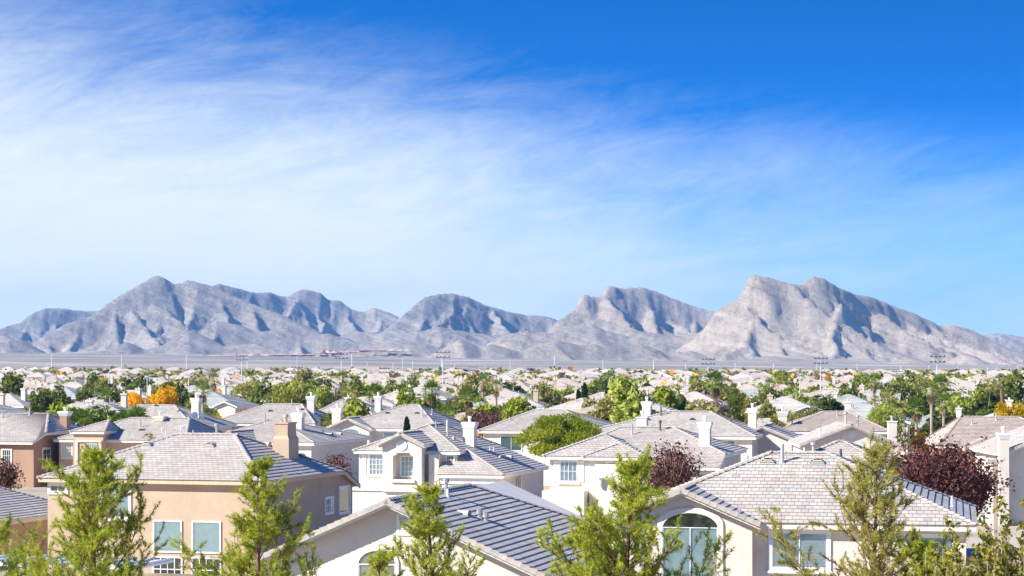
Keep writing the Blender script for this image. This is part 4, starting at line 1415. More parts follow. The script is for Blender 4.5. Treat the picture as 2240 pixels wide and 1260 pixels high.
def house_brown():
    h = House('brown stucco house with recessed porch window and white-capped brown chimney', -51.74, 230.99, 14, wall='stucco_brown', trim='trim_cream', seed=17)
    x1 = 3.9
    a, b = (-9.5, 0, 4.6), (3.6, 0, 4.6)
    c, d = (x1, 2.4, 5.45), (x1, 13.5, 5.45)
    r0, r1 = (-5.0, 8.2, 7.2), (1.4, 8.2, 7.25)
    h.plane([a, b, c, r1, r0]); h.plane([c, d, r1]); h.plane([d, (-9.5, 13.5, 5.45), r0, r1])
    h.cap(c, r1); h.cap(d, r1); h.cap(r0, r1)
    h.trim.box(-9.5, 3.57, 0.03, 0.09, 4.32, 4.585)
    h.trim.prism([(3.57, 0.03, 4.585), (x1 - 0.03, 2.4, 5.43), (x1 - 0.03, 2.4, 5.18), (3.57, 0.03, 4.32)], (-0.05, 0, 0))
    h.trim.box(x1 - 0.08, x1 - 0.03, 2.4, 13.5, 5.18, 5.43)
    h.walls.prism([(3.45, 0.5, 0), (3.45, 13.0, 0), (3.45, 13.0, 5.3), (3.45, 2.6, 5.3), (3.45, 0.5, 4.6)], (-12, 0, 0))
    h.window('f', 0.5, 0.5, 2.9, 0.9, 1.7, cols=2, rows=3, trim=0.15, glass='glass_dark', back='dark_room')
    h.window('r', 3.45, 3.4, 2.9, 1.6, 1.7, cols=2, rows=3, trim=0.2, glass='glass_dark', back='dark_room')
    h.window('r', 3.45, 8.6, 2.9, 2.2, 1.7, cols=2, rows=3, trim=0.2, glass='glass_dark', back='dark_room')
    h.chimney(3.2, 8.4, 0.8, 0.95, 7.45, capmat='trim_white', capw=0.2, caph=0.5)
    h.vent(2.5, 5.9, 0.28, louvre=False); h.vent(3.1, 11.3, 0.28, louvre=False)
    h.pipe(-3.2, 7.0, 0.7, 0.06); h.pipe(-0.6, 8.0, 0.75, 0.09)
    h.finish()


def house_salmon():
    h = House('pale salmon house with boxed window bay and white-capped salmon chimney', -44.83, 231.54, 12, wall='stucco_salmon', trim='trim_cream', seed=19)
    h.hip(0, 3.75, 0, 4.6, 5.62, 2.9, 2.9, 3.4, 6.68, wall=False)
    h.hip(-2.2, 12.0, 1.0, 15.0, 4.75, 3.4, 9.8, 8.2, 6.8)
    h.walls.box(0.3, 3.5, 0.3, 4.0, 0, 5.5)
    h.trim.box(0.55, 3.35, 0.16, 0.32, 4.55, 4.75)
    h.trim.box(0.55, 0.8, 0.16, 0.3, 2.0, 4.55); h.trim.box(3.1, 3.35, 0.16, 0.3, 2.0, 4.55)
    h.window('f', 0.3, 2.3, 3.6, 1.0, 1.5, cols=2, rows=4, trim=0.05, trimmat='trim_cream', sill=False, back='blind_white')
    h.window('f', 1.45, -0.9, 3.7, 1.1, 1.6, cols=2, rows=5, trim=0.1, trimmat='trim_cream', back='blind_sand')
    h.chimney(6.9, 7.4, 0.85, 0.95, 6.95, capmat='trim_cream', capw=0.18)
    h.vent(6.2, 4.0, 0.3, louvre=False); h.pipe(5.6, 5.2, 0.8, 0.07, 'metal_grey'); h.pipe(6.3, 4.2, 0.5, 0.06, 'vent_tile')
    for k, (x, y) in enumerate(((8.4, 4.0), (9.2, 3.0), (10.2, 4.6))):
        h.pipe(x, y, 0.4, 0.045, 'metal_white')
    h.finish()


def house_left_edge():
    h = House('salmon house cut by the left edge with a grey striped tile slope', -33.6, 138.2, 16, near=0, wall='stucco_salmon', trim='trim_cream', seed=23)
    ze, xr, zr = 2.62, -8.6, 6.0
    a, b = (0, -9.0, ze), (0, 17.0, ze)
    c, d = (-17.0, 17.0, ze), (-17.0, -9.0, ze)
    r0, r1 = (xr, -0.6, zr), (xr, 8.4, zr)
    h.plane([a, b, r1, r0]); h.plane([b, c, r1]); h.plane([d, a, r0]); h.plane([c, d, r0, r1])
    h.cap(r0, r1); h.cap(b, r1); h.cap(a, r0)
    h.slab(-17.0, 0, -9.0, 17.0, ze, 0.34)
    h.walls.box(-16.5, -0.45, -8.5, 16.5, 0, ze - 0.1)
    h.pipe(-2.9, 6.6, 0.45, 0.05, 'trim_cream')
    h.finish()


house_beige(); house_arch(); house_gable(); house_bay(); house_shutters(); house_behind_shutters(); house_brown(); house_salmon(); house_left_edge()

# ------------------------------------------------------------------ houses of the next rows
def row_house(label, X, Y, th, w, d, ze, ridge, wall='stucco_white', trim='trim_white', tile='tile', chim=(), vents=(), pipes=(), gables=(), wins=(), seed=0, group=None):
    h = House(label, X, Y, th, wall=wall, trim=trim, tile=tile, seed=seed, group=group)
    a, b, z = ridge
    h.hip(0, w, 0, d, ze, a, b, d / 2, z)
    for g in gables:          # x0, x1, yf, yb, ze, zr
        h.gable(g[0], g[1], g[2], g[3], g[4], (g[0] + g[1]) / 2, g[5])
    for c in chim:
        h.chimney(c[0], c[1], c[2] if len(c) > 2 else 0.85, 0.85, c[3] if len(c) > 3 else z + 0.9, wall=c[4] if len(c) > 4 else None, capw=0.13)
    for x, y in vents:
        h.vent(x, y, 0.28, louvre=False)
    for x, y, q in pipes:
        h.pipe(x, y, q, 0.07, 'metal_grey')
    for q in wins:
        h.window(*q[:6], **(q[6] if len(q) > 6 else {}))
    h.finish()
    return h


row_house('white house with long blue-shadowed roof slope and tall white chimney behind the palm leaves', -44.5, 249, 14, 10.5, 13, 5.6, (1.2, 5.6, 7.85), chim=((7.9, 7.2, 0.85, 8.6),), vents=((7.0, 4.6), (3.6, 6.2), (8.6, 6.2)), pipes=((8.9, 5.0, 0.4),), seed=31)
row_house('white house with broad pale hip roof and white stepped chimney right of centre left', -35.0, 263.4, 8, 12.6, 15, 5.6, (5.1, 9.2, 7.7), chim=((10.6, 6.6, 0.85, 8.6),), vents=((6.2, 4.6), (9.9, 5.2), (11.4, 7.4)), pipes=((8.2, 6.9, 0.8),), wins=(('f', 0.45, 1.6, 4.8, 1.6, 0.5, dict(glass='glass_dark', back='dark_room', trim=0.05, sill=False)), ('f', 0.45, 5.2, 4.6, 2.0, 0.9, dict(trim=0.05, sill=False, back='shade_teal'))), seed=32)
row_house('white house with a long striped right slope and square white chimney behind the beige house', -29.0, 213, 15, 11.2, 17.0, 5.2, (3.4, 4.6, 7.0), chim=((7.2, 6.6, 0.95, 7.75),), vents=((9.6, 9.2), (9.7, 11.6)), pipes=((9.2, 8.0, 0.4), (3.2, 8.2, 0.8)), gables=((1.0, 5.6, -1.2, 6.0, 5.2, 6.2),), seed=33)
row_house('white house with arched and shuttered window under its front gable', -19.8, 243, 12, 12.4, 14, 5.6, (7.0, 8.4, 7.98), chim=((-0.2, 5.0, 0.95, 7.6),), vents=((5.6, 4.4), (8.9, 4.4), (10.2, 5.6)), pipes=((9.7, 3.6, 0.8), (10.6, 4.2, 1.0)),
          gables=((0.0, 5.3, -0.8, 4.6, 5.6, 6.75),), wins=(('f', -0.4, 2.85, 4.55, 1.95, 2.0, dict(cols=3, arch=0.45, trim=0.06, back='shade_teal', slats=9, sill=False)), ('f', 0.45, 7.4, 4.6, 2.2, 1.3, dict(trim=0.06, back='shade_teal', sill=False))), seed=34)
row_house('pale house with plain front slope between two white chimneys in the third row', -26.5, 294.9, 10, 9.2, 12, 5.6, (2.9, 5.2, 7.65), chim=((8.3, 5.0, 0.8, 8.2),), vents=((6.6, 4.4), (7.3, 4.8)), pipes=((3.6, 5.0, 0.9), (4.2, 4.6, 0.9)), seed=35)
row_house('white house with hip roof half hidden behind the feathery green tree', -3.5, 234.7, 12, 13.0, 15, 5.6, (4.5, 7.6, 7.62), pipes=((2.6, 3.6, 0.4),), wins=(('f', 0.45, 3.4, 4.3, 2.2, 1.5, dict(trim=0.06, glass='glass_dark', back='blind_white', sill=False)),), seed=36)
row_house('white house with four small square windows and a white chimney at its left corner', 27.0, 233.1, 6, 11.5, 14, 5.6, (5.0, 7.4, 7.45), tile='tile_pink', chim=((0.6, 2.2, 0.9, 7.5),), pipes=((6.3, 5.4, 0.6), (1.6, 2.2, 0.4)),
          wins=tuple(('f', 0.45, u, 4.6, 0.5, 0.7, dict(cols=1, trim=0.07, glass='glass_dark', back='dark_room', sill=False)) for u in (1.0, 2.35, 3.75)) + (('f', 0.45, 6.1, 4.7, 1.6, 0.6, dict(trim=0.06, glass='glass_dark', back='dark_room', sill=False)),), seed=37)
row_house('house with pinkish tile roof and small brown front gable near the right edge', 36.6, 196.0, 5, 12.5, 14, 5.45, (2.6, 7.6, 7.76), wall='stucco_brown', trim='trim_cream', tile='tile_pink', gables=((2.0, 5.6, -1.0, 5.0, 5.3, 6.15),), pipes=((3.4, 5.2, 0.5), (5.6, 6.1, 0.7)), wins=(('f', -0.6, 3.9, 4.6, 1.3, 1.4, dict(cols=1, arch=0.5, trim=0.15, glass='glass_dark', back='blind_white', sill=False)),), seed=38)


def dish(X, Y, Z, rz, label):
    r = empty('satellite_dish', (X, Y, Z), rz)
    tag(r, label, 'satellite dish')
    b = MB(); K = 12
    vs = [(0, 0, 0.55)]
    for q in (0.5, 1.0):
        vs += [(0.36 * q * math.cos(2 * math.pi * k / K), -0.12 * q * q, 0.55 + 0.36 * q * math.sin(2 * math.pi * k / K)) for k in range(K)]
    b.add(vs, [(0, 1 + k, 1 + (k + 1) % K) for k in range(K)] + [(1 + k, 13 + k, 13 + (k + 1) % K, 1 + (k + 1) % K) for k in range(K)])
    b.obj('reflector', 'metal_white', r)
    m = MB(); m.tube([(0, 0.05, -0.4), (0, 0.05, 0.5)], [0.04, 0.04], 6); m.obj('mast', 'metal_grey', r)
    a = MB(); a.tube([(0, -0.05, 0.25), (0, -0.5, 0.5)], [0.02, 0.02], 5); a.obj('feed_arm', 'metal_grey', r)


dish(-34.6, 249.0, 6.35, 0.5, 'white satellite dish on the striped slope beside the tall white chimney')
dish(-33.9, 249.6, 6.25, 0.9, 'second smaller-looking satellite dish right beside the first one')
dish(37.9, 166.0, 3.4, 0.6, 'white satellite dish low on the right-edge house wall')


def house_white_gable():
    h = House('white house with wide plain gable and slatted vent behind the arched-window house', 25.1, 200.0, 2, wall='stucco_white', seed=41)
    h.gable(0, 8.9, 0, 11, 5.4, 4.65, 7.2, o=0.45, og=0.5)
    f = MB(); f.box(4.35, 4.95, 0.44, 0.51, 6.1, 6.65); fo = f.obj('gable_vent', 'trim_white', h.root)
    for k in range(5):
        l = MB(); l.box(4.4, 4.9, 0.41, 0.435, 6.15 + k * 0.1, 6.2 + k * 0.1); l.obj('louvre', 'metal_white', fo)
    h.window('f', 0.5, 7.5, 4.3, 0.4, 0.8, cols=1, trim=0.04, glass='glass_dark', back='dark_room', sill=False)
    h.pipe(4.3, 2.0, 1.1, 0.09, 'vent_tile', True); h.pipe(5.4, 2.4, 1.0, 0.09, 'vent_tile', True); h.pipe(1.9, 0.6, 0.6, 0.09, 'metal_white', True)
    h.chimney(8.5, 3.0, 0.75, 0.8, 7.3, cap='flat', flue='metal_grey')
    h.finish()
    h = House('small hip roof with grey tiles squeezed behind the ridge of the arched-window house', 16.1, 144.0, 14, wall='stucco_cream', seed=42)
    h.hip(0, 8.4, 0, 9, 5.75, 4.0, 4.3, 4.3, 7.5)
    h.gable(4.2, 8.6, -0.8, 4, 5.5, 6.4, 6.45)
    h.pipe(2.6, 2.6, 0.6, 0.11, 'metal_grey', True); h.pipe(2.0, 2.6, 0.5, 0.06, 'metal_white')
    h.finish()


def house_right_edge():
    h = House('white house cut by the right edge with a tall plain white chimney stack', 37.3, 176, 0, wall='stucco_white', seed=44)
    h.gable(0.3, 11.4, 0, 12, 5.6, 5.8, 7.75, o=0.5, og=0.55)
    h.chimney(0.55, 0.1, 0.72, 0.8, 7.1, capw=0.12, caph=0.5)
    h.finish()


house_white_gable(); house_right_edge()


# house prototypes for the rows further back: a few shared meshes
def strip_roof(mb, x0, x1, y0, y1, ze, ra, rb, rv, zr, rng):
    a, b, c, d = [np.array(p, float) for p in ((x0, y0, ze), (x1, y0, ze), (x1, y1, ze), (x0, y1, ze))]
    r0, r1 = np.array((ra, rv, zr), float), np.array((rb, rv, zr), float)
    n = 12
    for p, q, u, v in ((a, b, r1, r0), (b, c, r1, r1), (c, d, r0, r1), (d, a, r0, r0)):
        for k in range(n):
            t0, t1 = k / n, (k + 1) / n
            l0, l1 = p + (v - p) * t0, q + (u - q) * t0
            h0, h1 = p + (v - p) * t1, q + (u - q) * t1
            up = np.array((0, 0, 0.06))
            mb.add([tuple(l0 + up), tuple(l1 + up), tuple(h1), tuple(h0), tuple(l0), tuple(l1)], [(0, 1, 2, 3), (4, 5, 1, 0)], 0, rng.random())


def proto_house(i):
    rng = random.Random(100 + i)
    w, d = rng.uniform(10.5, 14), rng.uniform(10, 13)
    two = i % 4 != 3
    ze = 5.5 if two else 3.1
    hw = d / 2
    zr = ze + 0.36 * hw
    ra = min(hw, w / 2 - 0.3)
    roof, wall, trim, ch, win = MB(), MB(), MB(), MB(), []
    strip_roof(roof, 0, w, 0, d, ze, ra, w - ra, d / 2, zr, rng)
    trim.box(0.05, w - 0.05, 0.05, d - 0.05, ze - 0.26, ze - 0.015)
    wall.box(0.45, w - 0.45, 0.45, d - 0.45, 0, ze - 0.1)
    if i % 3 != 1:          # front gable
        gx, gw = rng.uniform(1.8, 2.4) + (0 if i % 2 else w - 6.4), rng.uniform(2.0, 2.6)
        zg = ze + 0.4 * gw
        yf, yb = -0.9, d * 0.35
        for sg in (-1, 1):
            for k in range(6):
                t0, t1 = k / 6, (k + 1) / 6
                xa, xb = gx + sg * gw * (1 - t0) + gw, gx + sg * gw * (1 - t1) + gw
                za, zb = ze + (zg - ze) * t0, ze + (zg - ze) * t1
                roof.add([(xa, yf, za + 0.06), (xa, yb, za + 0.06), (xb, yb, zb), (xb, yf, zb), (xa, yf, za), (xa, yb, za)], [(0, 1, 2, 3), (4, 5, 1, 0)], 0, rng.random())
            trim.prism([(gx + gw + sg * gw, yf, ze - 0.02), (gx + gw, yf, zg - 0.02), (gx + gw, yf, zg - 0.28), (gx + gw + sg * gw, yf, ze - 0.28)], (0, 0.06, 0))
        wall.prism([(gx + 0.4, yf + 0.4, 0), (gx + 2 * gw - 0.4, yf + 0.4, 0), (gx + 2 * gw - 0.4, yf + 0.4, ze), (gx + gw, yf + 0.4, zg - 0.15), (gx + 0.4, yf + 0.4, ze)], (0, 3, 0))
    cx, cy = (w * 0.82, d * 0.45) if i % 2 else (w * 0.3, d * 0.62)
    zc = zr + (0.75 if i % 2 else 0.1)
    ch.box(cx - 0.38, cx + 0.38, cy - 0.4, cy + 0.4, ze - 0.5, zc - 0.1)
    ch.box(cx - 0.48, cx + 0.48, cy - 0.5, cy + 0.5, zc - 0.1, zc + 0.12)
    ch.tube([(cx, cy, zc + 0.1), (cx, cy, zc + 0.4)], [0.13, 0.13], 6)
    zs = [4.4, 1.5] if two else [1.6]
    for z in zs:
        for u in (w * 0.28, w * 0.6, w * 0.84):
            win.append(('f', u, z, rng.uniform(0.9, 1.7), rng.uniform(0.9, 1.4)))
        win.append(('r', d * 0.5, z, 1.2, 1.1))
    return dict(roof=roof, wall=wall, trim=trim, chimney=ch, win=win, w=w, d=d, ze=ze)


PROTO = [proto_house(i) for i in range(8)]
_pm = {}


def proto_mesh(i, part, mat):
    if (i, part, mat) not in _pm:
        mats = [mat]
        _pm[(i, part, mat)] = PROTO[i][part].mesh(part, mats)
    return _pm[(i, part, mat)]


def pipe_mesh():
    if 'pipe' not in _pm:
        b = MB(); b.tube([(0, 0, 0), (0, 0, 0.7)], [0.09, 0.08], 6)
        _pm['pipe'] = b.mesh('vent_pipe', ['metal_grey'])
    return _pm['pipe']


def win_mesh(w, h, face):
    key = ('win', round(w, 1), round(h, 1), face)
    if key not in _pm:
        b = MB()
        T = (lambda a, d, z: (a, -d, z)) if face == 'f' else (lambda a, d, z: (d, a, z))
        for x0, x1, z0, z1, d, m in ((-w / 2, w / 2, -h / 2, h / 2, 0.03, 0), (-w / 2 - 0.1, w / 2 + 0.1, h / 2, h / 2 + 0.1, 0.06, 1), (-w / 2 - 0.1, w / 2 + 0.1, -h / 2 - 0.1, -h / 2, 0.06, 1), (-w / 2 - 0.1, -w / 2, -h / 2, h / 2, 0.06, 1), (w / 2, w / 2 + 0.1, -h / 2, h / 2, 0.06, 1), (-0.04, 0.04, -h / 2, h / 2, 0.05, 1)):
            b.add([T(x0, d, z0), T(x1, d, z0), T(x1, d, z1), T(x0, d, z1)], [(0, 1, 2, 3)], m)
        _pm[key] = b.mesh('window', ['far_glass', 'trim_white'])
    return _pm[key]


plain('far_glass', (0.10, 0.14, 0.15), 0.15, spec=0.6)
_wall_cols = ['stucco_white', 'stucco_cream', 'stucco_white', 'stucco_tan', 'stucco_grey', 'stucco_cream', 'stucco_salmon']


def far_house(i, X, Y, th, wall, tile, label, group, sc=1.0, windows=True):
    root = empty('house', (X, Y, float(plain_z(Y, X))), -R(th))
    root.scale = (sc, sc, 1.0)
    tag(root, label, 'house', group)
    P = PROTO[i]
    link(bpy.data.objects.new('wall', proto_mesh(i, 'wall', wall)), root)
    link(bpy.data.objects.new('roof', proto_mesh(i, 'roof', tile)), root)
    link(bpy.data.objects.new('fascia', proto_mesh(i, 'trim', 'trim_white')), root)
    link(bpy.data.objects.new('chimney', proto_mesh(i, 'chimney', wall if wall != 'stucco_brown' else 'stucco_tan')), root)
    if Y < 430:
        for u, v in ((0.38, 0.34), (0.66, 0.42)):
            o = link(bpy.data.objects.new('vent_pipe', pipe_mesh()), root)
            o.location = (P['w'] * u, P['d'] * v, P['ze'] + 0.36 * P['d'] * min(v, 1 - v) - 0.1)
    if windows:
        for f, u, z, w, h in P['win']:
            if z < 3 and P['ze'] > 4:
                continue
            o = link(bpy.data.objects.new('window', win_mesh(w, h, f)), root)
            o.location = (u, 0.44, z) if f == 'f' else (P['w'] - 0.44, u, z)
    return root

# ------------------------------------------------------------------ vegetation
def norm(v):
    return v / np.maximum(np.linalg.norm(v, axis=-1, keepdims=True), 1e-9)


def leaf_quads(P, size, rng, up=0.0, aspect=1.6, jit=0.5):
    """one bent-free quad per point, random orientation; returns V, F"""
    n = len(P)
    a = norm(rng.normal(size=(n, 3)))
    a[:, 2] += up; a = norm(a)
    b = norm(np.cross(a, rng.normal(size=(n, 3))))
    s = size * (1 + jit * (rng.random((n, 1)) - 0.5) * 2)
    l, w = s * 0.5 * aspect, s * 0.5 / aspect * 1.2
    V = np.stack([P - a * l, P + b * w, P + a * l, P - b * w], 1).reshape(-1, 3)
    F = np.arange(4 * n).reshape(n, 4)
    return V, F


def lobes_points(n, lobes, rng, shell=0.55):
    """points spread in the outer part of a set of ellipsoid lobes (x,y,z,rx,ry,rz)"""
    L = np.array(lobes, float)
    vol = L[:, 3] * L[:, 4] * L[:, 5]
    pick = rng.choice(len(L), size=n, p=vol ** 0.7 / (vol ** 0.7).sum())
    d = norm(rng.normal(size=(n, 3)))
    r = shell + (1 - shell) * rng.random((n, 1)) ** 0.6
    # clumpy: radius modulated in direction space
    m = 0.5 + 0.5 * np.sin(d[:, :1] * 9 + pick[:, None] * 3.1) * np.sin(d[:, 1:2] * 8 + pick[:, None]) * np.sin(d[:, 2:] * 7 + 1.7 * pick[:, None])
    r = r * (0.78 + 0.3 * m)
    P = L[pick, :3] + d * r * L[pick, 3:6]
    return P, pick, r[:, 0]


def crown_lobes(R_, H_, z0, rng, n=14, spread=0.62, lob=0.42, cone=0.0):
    out = []
    for i in range(n):
        d = norm(rng.normal(size=3))
        f = rng.random() ** 0.5
        zz = d[2] * f
        k = 1 - cone * (zz + 1) / 2
        out.append((d[0] * f * R_ * spread * k, d[1] * f * R_ * spread * k, z0 + H_ * 0.5 + zz * H_ * 0.5 * 0.72, R_ * lob * k * rng.uniform(0.7, 1.25), R_ * lob * k * rng.uniform(0.7, 1.25), H_ * 0.5 * lob * rng.uniform(0.7, 1.2)))
    return out


def limbs(mb, H_, z0, R_, rng, n=6, r0=0.14, lean=0.0):
    top = z0 + H_ * 0.45
    mb.tube([(0, 0, 0), (0.05 * rng.normal(), 0.05 * rng.normal(), z0 * 0.6), (lean, 0, z0 + H_ * 0.12)], [r0 * 1.3, r0, r0 * 0.8], 7)
    for k in range(n):
        a = 2 * math.pi * (k + rng.random() * 0.6) / n
        q = rng.uniform(0.45, 0.8)
        s = (lean, 0, z0 + H_ * rng.uniform(0.0, 0.12))
        m = (math.cos(a) * R_ * q * 0.45 + lean, math.sin(a) * R_ * q * 0.45, z0 + H_ * rng.uniform(0.28, 0.45))
        e = (math.cos(a + 0.2) * R_ * q + lean, math.sin(a + 0.2) * R_ * q, z0 + H_ * rng.uniform(0.5, 0.85))
        mb.tube([s, m, e], [r0 * 0.55, r0 * 0.36, r0 * 0.12], 5)


def tree_meshes(kind, R_, H_, z0, seed, nleaf, size, mat, bark='bark_grey', cone=0.0, nl=14, lob=0.42, shell=0.5, up=0.0, aspect=1.5, spread=0.62, droop=0.0, limbn=6):
    rng = np.random.default_rng(seed)
    lb = crown_lobes(R_, H_, z0, rng, nl, spread, lob, cone)
    P, pick, r = lobes_points(nleaf, lb, rng, shell)
    if droop:
        rad = np.hypot(P[:, 0], P[:, 1]) / R_
        P[:, 2] -= droop * rad ** 2 * rng.random(len(P)) * H_
    P = P[P[:, 2] > 0.15]
    pick = pick[:len(P)]
    V, F = leaf_quads(P, size, rng, up, aspect)
    lt = rng.random(len(lb))
    tint = np.clip(0.35 * lt[pick] + 0.65 * rng.random(len(P)), 0, 1)
    cm = np_mesh('crown', V, F, mat, tint)
    t = MB()
    limbs(t, H_, z0, R_, rng, limbn, r0=0.035 * H_ ** 0.9 * 0.6 + 0.05)
    tm = t.mesh('trunk', [bark])
    return cm, tm


def place_tree(name, label, cm, tm, X, Y, rz=0.0, sc=1.0, group=None, cat='tree', z=None):
    o = empty(name, (X, Y, float(plain_z(Y, X)) if z is None else z), rz)
    o.scale = (sc, sc, sc) if np.isscalar(sc) else sc
    tag(o, label, cat, group)
    link(bpy.data.objects.new('trunk', tm), o)
    link(bpy.data.objects.new('crown', cm), o)
    return o


# ---- foreground pines
def pine(label, X, Y, height, R_, seed, mat='needle_bright', z0=1.2, nbr=64, sparse=1.0, cones=34, top=0.75, cat='pine', nn=40, nlen=0.19):
    rng = np.random.default_rng(seed)
    t = MB()
    n = 12
    tr = []
    wob = rng.normal(size=2) * 0.10
    for i in range(n + 1):
        f = i / n
        tr.append(np.array([wob[0] * math.sin(f * 5) * f + 0.02 * rng.normal(), wob[1] * math.cos(f * 4) * f + 0.02 * rng.normal(), height * f * 0.985]))
    t.tube(tr, [0.13 * (1 - i / n) ** 0.8 + 0.012 for i in range(n + 1)], 7)
    tips, dirs, cpos = [], [], []

    def trunk_at(z):
        f = np.clip(z / (height * 0.985), 0, 1) * n
        i = min(int(f), n - 1)
        return tr[i] + (tr[i + 1] - tr[i]) * (f - i)
    gold = 2.399
    for k in range(nbr):
        if k % 5 == 0:
            fw = (k + 2.5) / nbr + rng.normal() * 0.008
            lop = rng.uniform(0, 6.28)
        f = np.clip(fw + rng.normal() * 0.006, 0.001, 0.999)
        z = z0 + (height - z0) * (f ** 0.85)
        rel = (z - z0) / (height - z0)
        L = R_ * (1 - rel) ** top * rng.uniform(0.6, 1.2) + 0.2
        az = k * gold + rng.normal() * 0.5
        L = L * (0.86 + 0.34 * math.sin(az - lop)) + 0.05
        el = R(12) + R(42) * rel + rng.normal() * 0.16
        p = trunk_at(z)
        m = max(3, int(L / 0.21))
        pts = [p]
        d = np.array([math.cos(az) * math.cos(el), math.sin(az) * math.cos(el), math.sin(el)])
        for i in range(m):
            d = norm(d + rng.normal(size=3) * 0.13 + np.array([0, 0, 0.06]))
            p = p + d * (L / m)
            pts.append(p)
            frac = (i + 1) / m
            if frac > 0.2 and rng.random() < 0.95 * sparse:
                for sg in (1, -1):
                    if rng.random() < 0.80:
                        sl = L * rng.uniform(0.18, 0.38) * (1.2 - 0.5 * frac) + 0.14
                        sd = norm(d * 0.7 + sg * norm(np.cross(d, (0, 0, 1))) * rng.uniform(0.5, 1.0) + np.array([0, 0, rng.uniform(-0.15, 0.5)]))
                        q = [p]
                        mm = max(2, int(sl / 0.17))
                        for j in range(mm):
                            sd = norm(sd + rng.normal(size=3) * 0.2 + np.array([0, 0, 0.08]))
                            q.append(q[-1] + sd * sl / mm)
                            if j >= mm - 2 or rng.random() < 0.55 * sparse:
                                tips.append(q[-1]); dirs.append(norm(sd + rng.normal(size=3) * 0.25 + np.array([0, 0, 0.35])))
                            if rng.random() < 0.3 * sparse:
                                tips.append(q[-1]); dirs.append(norm(rng.normal(size=3) + sd * 0.8 + np.array([0, 0, 0.5])))
                        t.tube(q, list(np.linspace(0.012, 0.005, len(q))), 4, cap=False)
                        cpos.append(q[0])
        tips.append(p); dirs.append(norm(d + np.array([0, 0, 0.4])))
        t.tube(pts, list(np.linspace(0.035 * (L / R_) + 0.012, 0.007, len(pts))), 5, cap=False)
    for i in range(6):
        tips.append(tr[-1] + rng.normal(size=3) * 0.06); dirs.append(norm(np.array([rng.normal() * 0.25, rng.normal() * 0.25, 1])))
    tips, dirs = np.array(tips), np.array(dirs)
    T = len(tips)
    # plumes of needles
    ln = rng.uniform(0.16, 0.34, size=(T, 1, 1))
    s = rng.random((T, nn, 1))
    base = tips[:, None, :] + dirs[:, None, :] * (s - 0.35) * ln
    nd = norm(dirs[:, None, :] * 0.6 + norm(rng.normal(size=(T, nn, 3))) * 0.95)
    nl = nlen * rng.uniform(0.6, 1.15, size=(T, nn, 1)) * (1 - 0.3 * s)
    sd = norm(np.cross(nd, rng.normal(size=(T, nn, 3)))) * 0.0095
    V = np.stack([base - sd, base + sd, base + nd * nl], 2).reshape(-1, 3)
    F = np.arange(len(V)).reshape(-1, 3)
    tt = np.clip(rng.normal(0.6, 0.17, size=(T, 1)) + rng.normal(0, 0.16, size=(T, nn)), 0, 1).reshape(-1)
    root = empty('pine_tree', (X, Y, 0), 0)
    tag(root, label, cat, 'pines along the front')
    link(bpy.data.objects.new('crown', np_mesh('crown', V, F, mat, tt)), root)
    t.obj('trunk', 'bark_pine', root, True)
    if cones and cpos:
        cm = MB()
        cm.tube([(0, 0, -0.05), (0, 0, -0.02), (0, 0, 0.03), (0, 0, 0.06)], [0.012, 0.036, 0.03, 0.008], 6)
        me = cm.mesh('cone', ['cone_brown'], True)
        for i in rng.choice(len(cpos), size=min(cones, len(cpos)), replace=False):
            o = link(bpy.data.objects.new('cone', me), root)
            o.location = cpos[i] + rng.normal(size=3) * 0.03
            o.rotation_euler = (rng.uniform(0, 3), rng.uniform(0, 3), 0)
    return T


pine('bushy bright green pine in front of the beige house windows', -13.7, 75, 9.4, 4.7, 1, nbr=76, top=0.85, sparse=0.95)
pine('yellow-green pine at the right corner of the beige house', -8.0, 72, 9.3, 3.9, 2, nbr=66, top=0.95, sparse=0.97)
pine('slim green pine in front of the grey tiled slope', -2.3, 68, 8.6, 2.8, 3, nbr=60, top=0.9)
pine('tall broad green pine between the grey slope and the arched window', 3.32, 66, 9.4, 4.3, 4, nbr=82, top=0.8, cones=50, sparse=0.95)
pine('olive pine with open branches in front of the multicoloured roof', 10.15, 64, 9.9, 4.4, 5, mat='needle_olive', nbr=60, sparse=0.75, top=0.75)
pine('green pine sprays cut off by the left edge', -14.0, 61, 9.6, 1.8, 6, nbr=40, cones=10)
pine('low green pine beside the olive pine at the bottom edge', 11.3, 63, 7.4, 2.8, 7, nbr=46, cones=16)
pine('small pine top left of the slim green pine', -4.0, 66, 6.9, 1.5, 8, nbr=30, cones=6)


